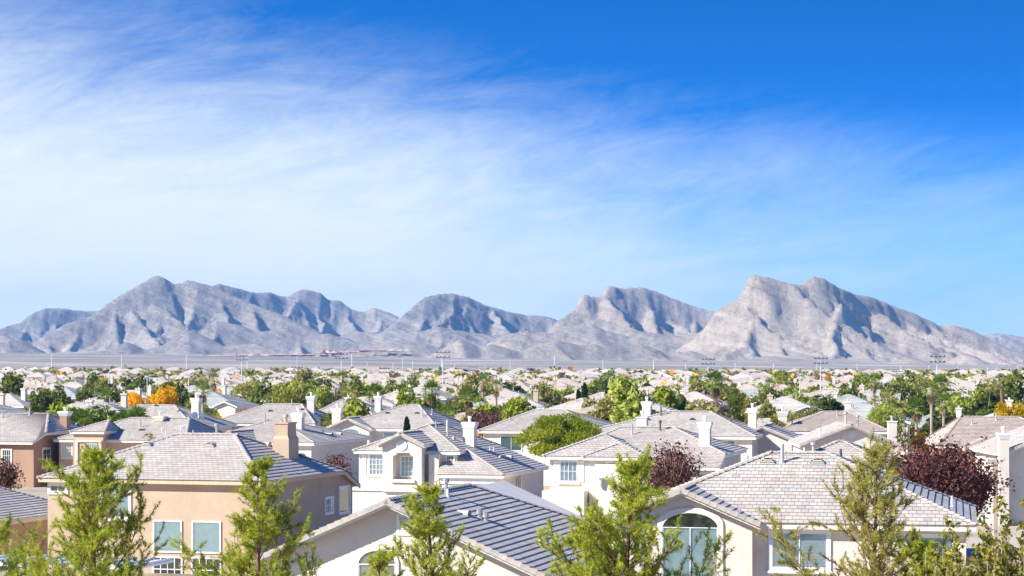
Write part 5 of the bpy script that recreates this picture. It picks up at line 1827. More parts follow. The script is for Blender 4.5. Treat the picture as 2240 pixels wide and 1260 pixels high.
def leafy_shrub(label, X, Y, height, R_, seed, mat, stems=9, nleaf=5200, size=0.075, bark='bark_pale', name='shrub_tree'):
    """upright stems set with small leaf bunches"""
    rng = np.random.default_rng(seed)
    t = MB()
    P = []
    for k in range(stems):
        a = 2 * math.pi * k / stems + rng.normal() * 0.3
        r = R_ * rng.uniform(0.25, 1.0)
        hgt = height * rng.uniform(0.72, 1.0)
        e = np.array([math.cos(a) * r, math.sin(a) * r, hgt])
        b = np.array([math.cos(a) * 0.2, math.sin(a) * 0.2, 0])
        mid = (b + e) / 2 + np.array([math.cos(a) * r * 0.12, math.sin(a) * r * 0.12, 0])
        pts = []
        for i in range(9):
            f = i / 8
            pts.append((1 - f) ** 2 * b + 2 * f * (1 - f) * mid + f * f * e + rng.normal(size=3) * 0.03)
        t.tube(pts, list(np.linspace(0.035, 0.006, 9)), 5, cap=False)
        for i in range(3, 9):
            for j in range(8):
                L = rng.uniform(0.2, 0.7) * (1.25 - i / 9)
                d = norm(np.array([rng.normal(), rng.normal(), rng.uniform(0.2, 1.3)]))
                q = pts[i] + (pts[i - 1] - pts[i]) * rng.random()
                tip = q + d * L
                t.tube([q, q + d * L * 0.5, tip], [0.008, 0.006, 0.003], 3, cap=False)
                m = max(3, int(L * 40))
                s = rng.random((m, 1)) ** 0.6
                P.append(q + d * L * s + rng.normal(size=(m, 3)) * 0.055)
    P = np.concatenate(P)
    if len(P) > nleaf:
        P = P[rng.choice(len(P), nleaf, replace=False)]
    V, F = leaf_quads(P, size, rng, 0.3, 1.5)
    root = empty(name, (X, Y, 0), 0)
    tag(root, label, 'shrub')
    link(bpy.data.objects.new('crown', np_mesh('crown', V, F, mat, np.clip(rng.normal(0.5, 0.26, len(P)), 0, 1))), root)
    t.obj('trunk', bark, root)


leafy_shrub('tall yellow-green leafy shrub with pale upright stems in the lower right corner', 13.0, 59, 9.1, 1.3, 21, 'leaf_shrub', stems=26, nleaf=26000, size=0.10)
leafy_shrub('yellow-green leafy shrub left of the tallest one in the lower right', 11.6, 58, 8.75, 1.1, 24, 'leaf_shrub', stems=22, nleaf=20000, size=0.10)
leafy_shrub('shorter leafy shrub between the olive pine and the right-hand shrubs', 10.5, 57, 7.9, 0.95, 22, 'leaf_shrub', stems=16, nleaf=12000, size=0.095)
leafy_shrub('thin yellow-green shoots below the arched window', 5.35, 60, 8.1, 0.55, 23, 'leaf_shrub', stems=5, nleaf=900)


# ---- plum trees, feathery tree and other single trees among the houses
def plum(label, X, Y, H_, R_, z0, seed, nleaf, size, bark='bark_pale', mat='leaf_plum', twigs=130):
    rng = np.random.default_rng(seed)
    t = MB()
    t.tube([(0, 0, 0), (0.05, 0, z0 * 0.6), (0, 0, z0)], [0.17, 0.14, 0.12], 7)
    P = []
    for k in range(twigs):
        a = rng.uniform(0, 2 * math.pi)
        el = rng.uniform(0.35, 1.45)
        d = np.array([math.cos(a) * math.cos(el), math.sin(a) * math.cos(el), math.sin(el)])
        L = R_ * rng.uniform(0.75, 1.15) * (0.75 + 0.35 * math.sin(el)) * (H_ / R_ / 1.75)
        p = np.array([0, 0, z0]) + rng.normal(size=3) * 0.08
        pts = [p]
        for i in range(6):
            d = norm(d + rng.normal(size=3) * 0.11 + np.array([0, 0, 0.03]))
            p = p + d * L / 6
            pts.append(p)
            if i > 1:
                m = int(nleaf / twigs / 4) + 1
                P.append(p + rng.normal(size=(m, 3)) * R_ * 0.125)
        t.tube(pts, list(np.linspace(0.05, 0.008, 7)), 4, cap=False)
    P = np.concatenate(P)
    V, F = leaf_quads(P, size, rng, 0.1, 1.5)
    cl = 0.5 + 0.5 * np.sin(P[:, 0] * 2.1 / R_ * 3) * np.sin(P[:, 2] * 5 / R_)
    root = empty('plum_tree', (X, Y, 0), 0)
    tag(root, label, 'tree', 'purple-leaved plum trees')
    link(bpy.data.objects.new('crown', np_mesh('crown', V, F, mat, np.clip(0.4 * cl + 0.6 * rng.random(len(P)), 0, 1))), root)
    t.obj('trunk', bark, root)


plum('large dark purple plum tree with pale bare branches behind the multicoloured roof', 22.9, 125, 6.0, 3.7, 4.2, 31, 11500, 0.14)
plum('round dark part of a purple plum tree right of the pale-branched one', 25.0, 128, 5.4, 2.7, 3.7, 32, 9500, 0.14, bark='bark_grey')
plum('purple plum tree between the white chimney house and the broad pine', 10.5, 150, 5.0, 1.9, 3.7, 33, 5600, 0.13, bark='bark_grey')
plum('dark plum foliage in the lower right corner behind the leafy shrubs', 16.6, 78, 4.4, 2.0, 2.8, 40, 6500, 0.10, bark='bark_grey')
plum('small bare-twigged plum tree against the white bay house', -14.2, 186, 2.6, 0.75, 3.4, 34, 1100, 0.12, bark='bark_grey')
plum('small red-leaved plum in front of the square-windowed house', 23.8, 195, 3.0, 1.3, 2.6, 35, 2600, 0.14)
plum('dark plum tree at the left edge beside the brown house', -41.6, 186, 3.6, 1.5, 2.2, 36, 3400, 0.14)
plum('upright maroon plum tree left of the broad pale hip roof', -32.2, 272, 4.2, 1.7, 3.6, 37, 2600, 0.17)
plum('thin red plum tree beside the grey-blue gable in the centre', -4.6, 302, 4.4, 1.9, 3.4, 38, 2200, 0.18, mat='leaf_plum', bark='bark_grey')
plum('second thin red plum tree at the grey-blue gable', -2.4, 300, 3.6, 1.5, 3.6, 39, 1800, 0.18)


def feathery(label, X, Y, seed):
    rng = np.random.default_rng(seed)
    lb = crown_lobes(4.7, 5.0, 3.4, rng, 26, 0.68, 0.30)
    P, pick, r = lobes_points(26000, lb, rng, 0.35)
    P[:, 2] -= 0.08 * np.hypot(P[:, 0], P[:, 1]) ** 1.4 * rng.random(len(P))
    V, F = leaf_quads(P, 0.14, rng, -0.2, 2.4)
    lt = rng.random(len(lb))
    root = empty('acacia_tree', (X, Y, 0), 0)
    tag(root, label, 'tree')
    link(bpy.data.objects.new('crown', np_mesh('crown', V, F, 'leaf_acacia', np.clip(0.45 * lt[pick] + 0.55 * rng.random(len(P)), 0, 1))), root)
    t = MB(); limbs(t, 5.0, 2.8, 4.2, rng, 11, 0.16); t.obj('trunk', 'bark_pale', root)


feathery('wide feathery yellow-green tree right of the white bay house', 4.3, 207, 41)


def single(name, label, kind, X, Y, H_, R_, z0, seed, nleaf, size, mat, **kw):
    cm, tm = tree_meshes(kind, R_, H_, z0, seed, nleaf, size, mat, **kw)
    return place_tree(name, label, cm, tm, X, Y)


single('willow_tree', 'large pale lime weeping tree behind the white gable on the right', 'b', 42.0, 258, 6.2, 3.3, 2.6, 51, 12000, 0.17, 'leaf_lime', droop=0.35, aspect=2.2)
single('ash_tree', 'bright golden-yellow tree behind the fan palms on the left', 'b', -54.6, 330, 6.2, 2.9, 2.6, 52, 5200, 0.24, 'leaf_yellow', lob=0.5)
single('ash_tree', 'second golden-yellow crown right of the brightest yellow tree', 'b', -51.0, 333, 6.2, 2.8, 2.9, 53, 5000, 0.24, 'leaf_yellow', lob=0.5)
single('ash_tree', 'golden-yellow tree by the bare palm trunk at the right edge', 'b', 50.6, 232, 6.4, 2.6, 2.6, 54, 6000, 0.18, 'leaf_yellow', lob=0.4)
single('ash_tree', 'low golden-yellow tree in front of the red-brown chimney at the right edge', 'b', 47.0, 212, 4.8, 2.4, 2.2, 55, 5200, 0.17, 'leaf_yellow', lob=0.4)
single('pepper_tree', 'soft green weeping tree at the right edge behind the yellow leaves', 'b', 53.8, 240, 6.4, 2.4, 2.6, 56, 6500, 0.18, 'leaf_green', droop=0.3)
single('broad_tree', 'large dark green tree behind the broad pale hip roof', 'b', -31.8, 330, 8.0, 4.4, 2.2, 57, 9000, 0.27, 'leaf_green')
single('pepper_tree', 'dense green pepper tree right of the tall fan palm', 'b', 35.0, 356, 6.6, 2.5, 2.4, 58, 6000, 0.24, 'leaf_green', droop=0.25)
single('pepper_tree', 'bright green low tree in front of the grey far roof left of centre', 'b', -42.6, 318, 4.4, 2.1, 2.6, 59, 4200, 0.22, 'leaf_lime')
single('broad_tree', 'yellow-green shrub tree beside the cream house corner', 'b', 27.4, 235, 5.2, 1.1, 2.2, 60, 3000, 0.16, 'leaf_shrub')
single('broad_tree', 'olive-brown half-bare tree left of the square-windowed house', 'b', 31.6, 262, 5.6, 2.9, 2.0, 61, 4200, 0.2, 'leaf_olive')
single('palo_verde', 'pale lime palo verde behind the shuttered house roof', 'b', 14.6, 262, 3.6, 3.0, 3.4, 62, 6500, 0.17, 'leaf_lime', lob=0.35)
single('palo_verde', 'yellow-lime shrub tree right of the small grey house', 'b', 9.4, 275, 3.4, 2.0, 3.2, 63, 4200, 0.17, 'leaf_lime', lob=0.35)
single('broad_tree', 'mauve half-bare tree below the tall fan palm', 'b', 31.2, 352, 4.8, 2.6, 2.4, 64, 3200, 0.24, 'leaf_mauve')
single('pine_tree', 'irregular dark pine right of the grey gabled house', 'b', 24.0, 356, 8.2, 2.2, 1.4, 65, 5200, 0.22, 'leaf_green', nl=20, lob=0.3)
single('pine_tree', 'second irregular pine beside the mauve tree', 'b', 27.6, 372, 7.2, 2.3, 1.4, 66, 5200, 0.22, 'leaf_dark', nl=20, lob=0.32)
single('pine_tree', 'spreading green pine in front of the irregular dark pine', 'b', 22.0, 330, 5.8, 3.0, 1.2, 67, 6500, 0.2, 'leaf_green', nl=22, lob=0.3)
single('broad_tree', 'orange tree beside the olive tree mass on the left', 'b', -59.0, 452, 6.0, 2.7, 2.2, 68, 3200, 0.3, 'leaf_orange')
single('broad_tree', 'wide olive-green tree mass behind the orange tree', 'b', -53.0, 462, 7.4, 4.6, 1.8, 69, 5200, 0.34, 'leaf_olive')
single('broad_tree', 'olive-green tree joined to the wide mass on its right', 'b', -46.5, 458, 6.6, 4.0, 1.8, 70, 4600, 0.34, 'leaf_acacia')
single('broad_tree', 'blue-grey rounded tree behind the green-roofed house on the right', 'b', 66.0, 360, 5.6, 1.9, 2.6, 71, 3200, 0.24, 'leaf_blue')
single('plum_tree', 'wide dark maroon tree far right behind the grey roofs', 'b', 81.0, 430, 6.0, 3.6, 2.6, 72, 4200, 0.32, 'leaf_plum')
single('plum_tree', 'second dark maroon tree left of the wide maroon one', 'b', 73.0, 432, 5.4, 2.8, 2.6, 73, 3400, 0.32, 'leaf_plum')
single('broad_tree', 'yellow-orange tree in the centre behind the small grey house', 'b', 10.2, 400, 4.4, 2.6, 2.4, 74, 3000, 0.26, 'leaf_orange')
single('broad_tree', 'maroon hedge-like tree behind the grey gabled house', 'b', 18.6, 402, 4.2, 3.0, 2.4, 75, 3400, 0.26, 'leaf_plum')
single('broad_tree', 'light green leafy tree in front of the striped roof by the tall white chimney', 'b', -37.0, 232, 3.4, 1.5, 2.6, 76, 2600, 0.16, 'leaf_olive')


# ---- palms
def fan_palm_meshes(seed, H_, nfr=30, fr=1.0, skirt=True, blades=13):
    rng = np.random.default_rng(seed)
    t = MB()
    t.tube([(0, 0, 0), (0.06, 0, H_ * 0.5), (0, 0, H_)], [0.24, 0.19, 0.2], 8)
    V, F, tint = [], [], []
    fv, ff = [], []

    def frond(c, d, size, tv, dead):
        nonlocal V, F, tint
        side = norm(np.cross(d, (0, 0, 1.0) + rng.normal(size=3) * 0.05))
        upv = norm(np.cross(side, d))
        hub = c + d * size * 0.75
        b = len(V)
        w = side * 0.02
        V += [c - w, c + w, hub + w, hub - w]; F.append((b, b + 1, b + 2, b + 3)); tint.append(tv * 0.8)
        for k in range(blades):
            an = R(-105) + R(210) * k / (blades - 1)
            bd = norm(d * math.cos(an) + side * math.sin(an) + upv * rng.normal() * 0.08)
            L = size * (0.85 - 0.18 * abs(an) / 1.8) * rng.uniform(0.9, 1.1)
            tip = hub + bd * L + np.array([0, 0, -0.22 * L * (1 + 1.2 * dead)])
            mid = hub + bd * L * 0.6
            wd = norm(np.cross(bd, upv)) * size * 0.058
            b = len(V)
            V += [hub, mid - wd, tip, mid + wd]; F.append((b, b + 1, b + 2, b + 3)); tint.append(np.clip(tv + rng.normal() * 0.12, 0, 1))
    top = np.array([0, 0, H_])
    for k in range(nfr):
        az = k * 2.399
        el = R(80) - R(115) * (k / nfr) + rng.normal() * 0.12
        d = np.array([math.cos(az) * math.cos(el), math.sin(az) * math.cos(el), math.sin(el)])
        frond(top + d * 0.1, d, fr * rng.uniform(0.85, 1.1), rng.uniform(0.25, 0.95), 0)
    cm = np_mesh('crown', np.array(V), np.array(F), 'leaf_palm', tint)
    sm = None
    if skirt:
        V, F, tint = [], [], []
        for k in range(16):
            az = k * 2.399; el = R(-55) - R(28) * rng.random()
            d = np.array([math.cos(az) * math.cos(el), math.sin(az) * math.cos(el), math.sin(el)])
            frond(top - np.array([0, 0, 0.2 + 0.5 * rng.random()]), d, fr * 0.8, rng.random(), 1)
        sm = np_mesh('skirt', np.array(V), np.array(F), 'leaf_thatch', tint)
    return t.mesh('trunk', ['bark_grey']), cm, sm


def palm(label, X, Y, meshes, sc=1.0, rz=0.0, group='fan palms'):
    o = empty('fan_palm', (X, Y, float(plain_z(Y, X))), rz)
    o.scale = (sc, sc, sc)
    tag(o, label, 'palm', group)
    link(bpy.data.objects.new('trunk', meshes[0]), o)
    link(bpy.data.objects.new('crown', meshes[1]), o)
    if meshes[2]:
        link(bpy.data.objects.new('skirt', meshes[2]), o)


PALM_A = fan_palm_meshes(1, 7.4, 34, 1.15)
PALM_B = fan_palm_meshes(2, 6.0, 26, 0.95, True)
PALM_C = fan_palm_meshes(3, 4.6, 24, 1.55, False, 17)
PALM_D = fan_palm_meshes(4, 9.5, 26, 0.95, True, 9)
palm('tall shaggy fan palm with brown skirt left of centre', -19.9, 332, PALM_A, 1.08)
palm('shaggy fan palm with long skirt right of the first tall palm', -12.3, 350, PALM_A, 1.12, 1.0)
palm('small fan palm peeking over the roof between the two shaggy palms', -12.9, 258, PALM_B, 0.98)
palm('fan palm with two crowns of leaves behind the pale centre houses', -6.6, 350, PALM_A, 1.0, 2.0)
palm('low fan palm right of the two-crowned palm', -4.8, 345, PALM_B, 1.05, 0.6)
palm('tall thick fan palm in front of the green pepper tree', 33.0, 372, PALM_A, 1.28, 0.4)
palm('fan palm with a brown trunk on the right behind the green roof', 69.8, 372, PALM_A, 1.2, 1.4)
palm('broad-leaved fan palm on the left next to the brown chimney', -45.9, 244, PALM_C, 1.18)
palm('low fan palm with drooping leaves in the left palm group', -43.6, 247, PALM_C, 1.06, 1.1)
palm('fan palm with a yellow leaf in the left palm group', -42.0, 246, PALM_C, 1.10, 2.2)
palm('rightmost upright fan palm of the left palm group', -40.2, 243, PALM_C, 1.22, 0.5)
palm('small fan palm behind the big plum tree', 27.6, 150, PALM_C, 0.78, 0.9)
palm('low fan palm by the left palm group roof edge', -47.3, 250, PALM_C, 1.05, 2.7)


# ---- cypresses
def cypress_meshes(seed, H_, R_):
    rng = np.random.default_rng(seed)
    n = 2600
    z = rng.random(n) ** 0.85
    r = R_ * np.sqrt(np.clip(1 - z, 0, 1)) * np.clip(z * 6, 0.4, 1) * (0.6 + 0.4 * rng.random(n))
    a = rng.random(n) * 2 * np.pi
    P = np.stack([np.cos(a) * r, np.sin(a) * r, 0.3 + z * H_], 1)
    V, F = leaf_quads(P, 0.26, rng, 1.6, 1.8)
    t = MB(); t.tube([(0, 0, 0), (0, 0, H_ * 0.9)], [0.1, 0.02], 6)
    return np_mesh('crown', V, F, 'leaf_cypress', rng.random(n)), t.mesh('trunk', ['bark_grey'])


CYP = cypress_meshes(1, 7.0, 0.75)
for (X, Y, s, lb) in ((-10.4, 226, 0.97, 'narrow dark cypress rising over the white bay house roof'), (10.1, 348, 1.15, 'cypress in the centre, left of a close pair'), (11.2, 352, 1.28, 'taller cypress of the close pair in the centre'), (16.4, 395, 1.15, 'single cypress left of the maroon hedge tree'),
                      (63.6, 372, 1.1, 'left one of two cypresses beside a white pole'), (65.4, 372, 1.1, 'right one of two cypresses beside a white pole')):
    place_tree('cypress', lb, CYP[0], CYP[1], X, Y, 0.0, (s, s, s), 'cypresses')

# ------------------------------------------------------------------ the suburb further back
rngS = random.Random(77)
OCC = [(o.location.x + 5, o.location.y + 5, 13.0) for o in scene.objects if o.parent is None and o.get('category') == 'house']
TREE_OCC = [(o.location.x, o.location.y) for o in scene.objects if o.parent is None and o.get('category') in ('tree', 'palm', 'pine')]


def zone(X, Y):
    q = X / Y * 5000
    if q < -640: return 'under the twin peaks'
    if q < -240: return 'under the left gap'
    if q < 130: return 'under the central dome'
    if q < 480: return 'under the notched mountain'
    return 'under the pale mountain'


def depthw(Y):
    return 'mid-row' if Y < 400 else ('far-row' if Y < 540 else 'rear-row')


walln = {'stucco_white': 'white', 'stucco_cream': 'cream', 'stucco_tan': 'tan', 'stucco_grey': 'grey', 'stucco_salmon': 'salmon'}
tilen = {'tile': 'grey', 'tile_pink': 'pinkish', 'tile_green': 'greenish-grey'}
cand = []
Yr = 282.0
row = 0
while Yr < 1420:
    x = -0.245 * Yr - 12 + rngS.uniform(0, 9)
    while x < 0.245 * Yr + 12:
        jx, jy = x + rngS.uniform(-1.5, 1.5), Yr + rngS.uniform(-2.5, 2.5) - 0.12 * x
        if rngS.random() > 0.10:
            cand.append((jx, jy))
        x += rngS.uniform(14.5, 20.0)
    Yr += 25 + 0.014 * Yr + rngS.uniform(-2, 2)
    row += 1
cand = [(x, y) for x, y in cand if all((x + 5 - a) ** 2 + (y + 5 - b) ** 2 > r * r for a, b, r in OCC)]
# keep the view open to the trees that stand out in the photograph
OPEN = [(268, 385, 326), (2140, 2250, 230), (795, 850, 328), (920, 972, 346), (1865, 1995, 256), (1540, 1645, 352), (585, 700, 326), (470, 600, 440), (1040, 1100, 300)]


def blocked(x, y):
    q = x / y * 5000 + 1120
    return any(a < q < b and y < lim for a, b, lim in OPEN)


cand = [(x, y) for x, y in cand if not blocked(x + 6, y + 4)]
cand.sort(key=lambda p: p[1])
NEARH = 240
HWALL = []
for k, (x, y) in enumerate(cand[:NEARH]):
    i = rngS.randrange(8)
    if i in (3, 7) and rngS.random() < 0.5:
        i = rngS.randrange(3)
    wl = rngS.choice(_wall_cols if y > 420 else _wall_cols[:6])
    q = x / y * 5000
    if q > 420 and y < 480:
        tl = 'tile_green' if rngS.random() < 0.75 else 'tile'
    elif y > 480 and rngS.random() < 0.55:
        tl = 'tile_pink'
    else:
        tl = rngS.choice(['tile', 'tile', 'tile', 'tile_green' if q < -500 else 'tile_pink'])
    nearw = y < 520
    HWALL.append((x, y, wl))
    form = 'low one-storey' if PROTO[i]['ze'] < 4 else ('gabled' if i % 3 != 1 else 'hip-roofed')
    lab = f"{walln[wl]} {form} {depthw(y)} house with {tilen[tl]} roof {zone(x, y)}"
    far_house(i, x, y, rngS.uniform(6, 16), wl, tl, lab, 'houses ' + depthw(y) + ' ' + zone(x, y), windows=nearw)
# the rest reads as one mass
mb = MB()
for (x, y) in cand[NEARH:]:
    w, d = rngS.uniform(11, 15), rngS.uniform(10, 13)
    ze = 5.4 if rngS.random() < 0.6 else 3.2
    zg = float(plain_z(y, x))
    th = -R(rngS.uniform(0, 16)); c, s = math.cos(th), math.sin(th)
    zr = ze + 0.36 * d / 2
    loc = [(0, 0, ze), (w, 0, ze), (w, d, ze), (0, d, ze), (d / 2, d / 2, zr), (max(w - d / 2, d / 2 + 0.3), d / 2, zr)]
    W = lambda p: (x + p[0] * c - p[1] * s, y + p[0] * s + p[1] * c, zg + p[2])
    mb.add([W(p) for p in loc], [(0, 1, 5, 4), (1, 2, 5), (2, 3, 4, 5), (3, 0, 4)], 0 if rngS.random() < 0.35 else 1, rngS.random())
    wc = [(0.4, 0.4, 0), (w - 0.4, 0.4, 0), (w - 0.4, d - 0.4, 0), (0.4, d - 0.4, 0), (0.4, 0.4, ze), (w - 0.4, 0.4, ze), (w - 0.4, d - 0.4, ze), (0.4, d - 0.4, ze)]
    mb.add([W(p) for p in wc], [(0, 1, 5, 4), (1, 2, 6, 5), (2, 3, 7, 6), (3, 0, 4, 7)], rngS.choice([2, 3, 3, 4]))
    for u in (w * 0.25, w * 0.65):
        z = ze - 1.7
        mb.add([W((u, 0.37, z)), W((u + 1.5, 0.37, z)), W((u + 1.5, 0.37, z + 1.1)), W((u, 0.37, z + 1.1))], [(0, 1, 2, 3)], 5)
fh = mb.obj('far_suburb', ['tile', 'tile_pink', 'stucco_white', 'stucco_cream', 'stucco_salmon', 'far_glass'])
tag(fh, 'mass of tiny pale and pinkish roofs at the far edge of the suburb', kind='stuff')

# trees of the suburb
KINDS = [('leaf_green', 'green', 30), ('leaf_dark', 'dark green', 12), ('leaf_olive', 'olive', 19), ('leaf_lime', 'lime green', 10), ('leaf_acacia', 'yellow-green', 10), ('leaf_orange', 'orange', 6), ('leaf_yellow', 'golden', 3), ('leaf_rust', 'rust-brown', 6), ('leaf_plum', 'maroon', 2)]
TP = {}
for m, n, wgt in KINDS:
    for v in range(2):
        TP[(m, v)] = tree_meshes('b', 3.2 if v == 0 else 2.5, 5.6 if v == 0 else 6.6, 1.6, 500 + v * 37 + len(TP), 1500, 0.42, m, lob=0.44, nl=12 if v == 0 else 16, shell=0.55, limbn=4)
bag = [k for k in KINDS for _ in range(k[2])]
tc = []
Yt = 262.0
while Yt < 1460:
    n = int(0.49 * Yt / (3.9 if Yt < 400 else 2.5))
    for _ in range(n):
        x = rngS.uniform(-0.245, 0.245) * Yt
        y = Yt + rngS.uniform(-6, 6)
        tc.append((x, y))
    Yt += 9 + 0.014 * Yt
free = []
hc = np.array([(x + 6, y + 6) for x, y in cand] + [(a, b) for a, b, r in OCC])
for x, y in tc:
    dm = np.abs(hc - np.array([x, y]))
    inside = ((dm[:, 0] < 6.3) & (dm[:, 1] < 5.6)).any()
    if not inside and not blocked(x, y) and all((x - a) ** 2 + (y - b) ** 2 > 9 for a, b in TREE_OCC):
        free.append((x, y, rngS.uniform(0.55, 0.95 if y < 360 else 1.1) if rngS.random() < 0.75 else rngS.uniform(0.95, 1.3)))
free.sort(key=lambda p: p[1] / p[2])
NEART = 290
HW = [(x, y, walln[w]) for x, y, w in HWALL]
for k, (x, y, s0) in enumerate(free[:NEART]):
    nb = min(HW, key=lambda q: (q[0] + 6 - x) ** 2 + (q[1] + 5 - y) ** 2)[2]
    if rngS.random() < 0.09:
        s = rngS.uniform(0.85, 1.15)
        palm(f'fan palm beside a {nb} {depthw(y)} house ' + zone(x, y), x, y, PALM_D if rngS.random() < 0.6 else PALM_A, s * 0.9, rngS.uniform(0, 6), 'fan palms ' + zone(x, y))
        continue
    m, nmn, _ = rngS.choice(bag)
    v = rngS.randrange(2)
    s = s0 if m not in ('leaf_orange', 'leaf_yellow', 'leaf_plum', 'leaf_rust') else min(s0, 0.72)
    size = 'small' if s < 0.7 else ('tall' if s > 1.0 else '')
    form = 'rounded' if v == 0 else 'upright'
    place_tree('garden_tree', f"{size} {form} {nmn} tree beside a {nb} {depthw(y)} house {zone(x, y)}".strip(), TP[(m, v)][0], TP[(m, v)][1], x, y, rngS.uniform(0, 6.28), (s * rngS.uniform(0.9, 1.25), s, s * rngS.uniform(0.85, 1.1)), 'garden trees ' + depthw(y) + ' ' + zone(x, y))
rngN = np.random.default_rng(9)
Vs, Fs, Ms, Ts = [], [], [], []
off = 0
mats = [k[0] for k in KINDS]
for (x, y, s0) in free[NEART:]:
    mi = mats.index(rngS.choice(bag)[0])
    Rr, Hh = rngS.uniform(2.2, 3.2) * s0, rngS.uniform(4.4, 5.8) * s0
    nq = 120 if y < 560 else (52 if y < 850 else 24)
    lb = crown_lobes(Rr, Hh, 1.3, rngN, 6, 0.6, 0.5)
    P, pick, r = lobes_points(nq, lb, rngN, 0.6)
    V, F = leaf_quads(P + np.array([x, y, float(plain_z(y, x))]), 0.85 if y < 560 else (1.25 if y < 850 else 1.8), rngN, 0, 1.4)
    Vs.append(V); Fs.append(F + off); off += len(V)
    Ms.append(np.full(len(F), mi)); Ts.append(rngN.random(len(F)))
me = np_mesh('far_trees', np.concatenate(Vs), np.concatenate(Fs), mats[0], np.concatenate(Ts))
for m in mats[1:]:
    me.materials.append(MATS[m])
me.polygons.foreach_set('material_index', np.concatenate(Ms).astype(np.int32))
ft = link(bpy.data.objects.new('far_trees', me))
tag(ft, 'mass of small green and autumn trees at the far edge of the suburb', kind='stuff')


# ------------------------------------------------------------------ poles
def flood_pole(label, px, top, D, group='ball-field floodlight poles'):
    X, zt = (px - 1120) / 5000 * D, CAM_H - (top - 795) / 5000 * D
    zg = float(plain_z(D, X))
    r = empty('floodlight_pole', (X, D, zg), 0)
    tag(r, label, 'light pole', group)
    h = zt - zg
    b = MB(); b.tube([(0, 0, 0), (0, 0, h * 0.5), (0, 0, h)], [0.19, 0.15, 0.10], 8); b.obj('pole', 'pole_pale', r)
    for z in (h - 0.15, h - 1.35):
        c = MB(); c.box(-1.7, 1.7, -0.08, 0.08, z - 0.07, z + 0.07); c.obj('crossarm', 'pole_grey', r)
        for k in range(4):
            x = -1.5 + k * 1.0
            l = MB(); l.tube([(x, -0.15, z + 0.30), (x, -0.5, z + 0.16), (x, -0.55, z + 0.12)], [0.14, 0.27, 0.25], 8); l.obj('lamp', 'pole_grey', r)


for px, top, D, nm in ((529, 778, 690, 'floodlight pole standing before the left mountain\'s right flank'), (650, 803, 690, 'low floodlight pole left of centre above the olive trees'), (747, 774, 640, 'tall floodlight pole above the maroon tree left of centre'), (841, 806, 760, 'low floodlight pole between the two tall shaggy palms'), (969, 770, 560, 'tallest floodlight pole in the middle of the picture'), (1035, 802, 800, 'low floodlight pole right of the tallest one'),
                       (1549, 785, 600, 'floodlight pole above the tall thick fan palm'), (1537, 816, 820, 'low floodlight pole just left of the one above the thick fan palm'), (1795, 783, 560, 'floodlight pole before the pale mountain\'s centre'), (1748, 813, 760, 'low floodlight pole left of the pale mountain\'s centre'), (1963, 812, 720, 'low floodlight pole behind the weeping lime tree'), (2050, 779, 520, 'floodlight pole before the pale mountain\'s right flank')):
    flood_pole(nm, px, top, D)


def mono(label, px, top, D, r0=0.32, mat='pole_pale', name='utility_pole', group='pale steel poles on the plain'):
    X, zt = (px - 1120) / 5000 * D, CAM_H - (top - 795) / 5000 * D
    zg = float(plain_z(D, X))
    r = empty(name, (X, D, zg), 0)
    tag(r, label, 'pole', group)
    h = max(zt - zg, 3)
    b = MB(); b.tube([(0, 0, 0), (0, 0, h)], [r0, r0 * 0.55], 7); b.obj('shaft', mat, r)
    for z in (h * 0.96, h * 0.88, h * 0.80):
        c = MB(); c.box(-r0 * 2.2, r0 * 2.2, -0.07, 0.07, z - 0.07, z + 0.07); c.obj('crossarm', mat, r)


big = [(114, 776), (267, 776), (408, 776), (541, 779), (770, 775), (966, 774), (1213, 776), (1430, 788)]
ORD = 'first second third fourth fifth sixth seventh eighth ninth tenth eleventh twelfth thirteenth fourteenth fifteenth sixteenth seventeenth eighteenth nineteenth twentieth last'.split()
small = [(650, 778), (803, 792), (860, 792), (881, 780), (903, 790), (995, 795), (1062, 800), (1116, 783), (1319, 786), (1500, 795), (1608, 793), (1692, 796), (1786, 795), (1842, 806), (1875, 794), (1970, 800), (2032, 799), (2095, 801), (2160, 804), (2181, 803), (2226, 800)]
BIGP = big
for k, (px, t) in enumerate(big):
    mono(f"tall pale steel pole, {ORD[k]} from the left of the tall ones on the plain", px, t, 1500, 0.42)
for k, (px, t) in enumerate(small):
    X = (px - 1120) / 5000 * 2100
    mono(f'thin pale pole on the desert plain, {ORD[k]} from the left of the thin ones', px, t, 2100, 0.34, group='thin pale poles on the plain')
for px, top, D, nm in ((238, 813, 420, 'white street-light pole behind the left grey roofs'), (322, 822, 400, 'thin street-light pole behind the golden trees'), (413, 822, 420, 'street-light pole right of the golden trees'), (1061, 825, 430, 'street-light pole left of the yellow-orange tree'), (1398, 832, 440, 'street-light pole above the maroon hedge tree'), (1750, 828, 450, 'street-light pole left of the far hip-roofed house'), (2116, 836, 400, 'street-light pole in the dark maroon trees')):
    X, zt = (px - 1120) / 5000 * D, CAM_H - (top - 795) / 5000 * D
    r = empty('street_lamp', (X, D, 0), 0)
    tag(r, nm, 'street lamp', 'street-light poles')
    b = MB(); b.tube([(0, 0, 0), (0, 0, zt)], [0.11, 0.07], 7); b.obj('pole', 'pole_pale', r)
    c = MB(); c.tube([(0, 0, zt - 0.1), (0.9, 0, zt + 0.15)], [0.05, 0.04], 6); c.obj('arm', 'pole_pale', r)
    l = MB(); l.box(0.7, 1.4, -0.15, 0.15, zt + 0.05, zt + 0.2); l.obj('lamp', 'metal_grey', r)

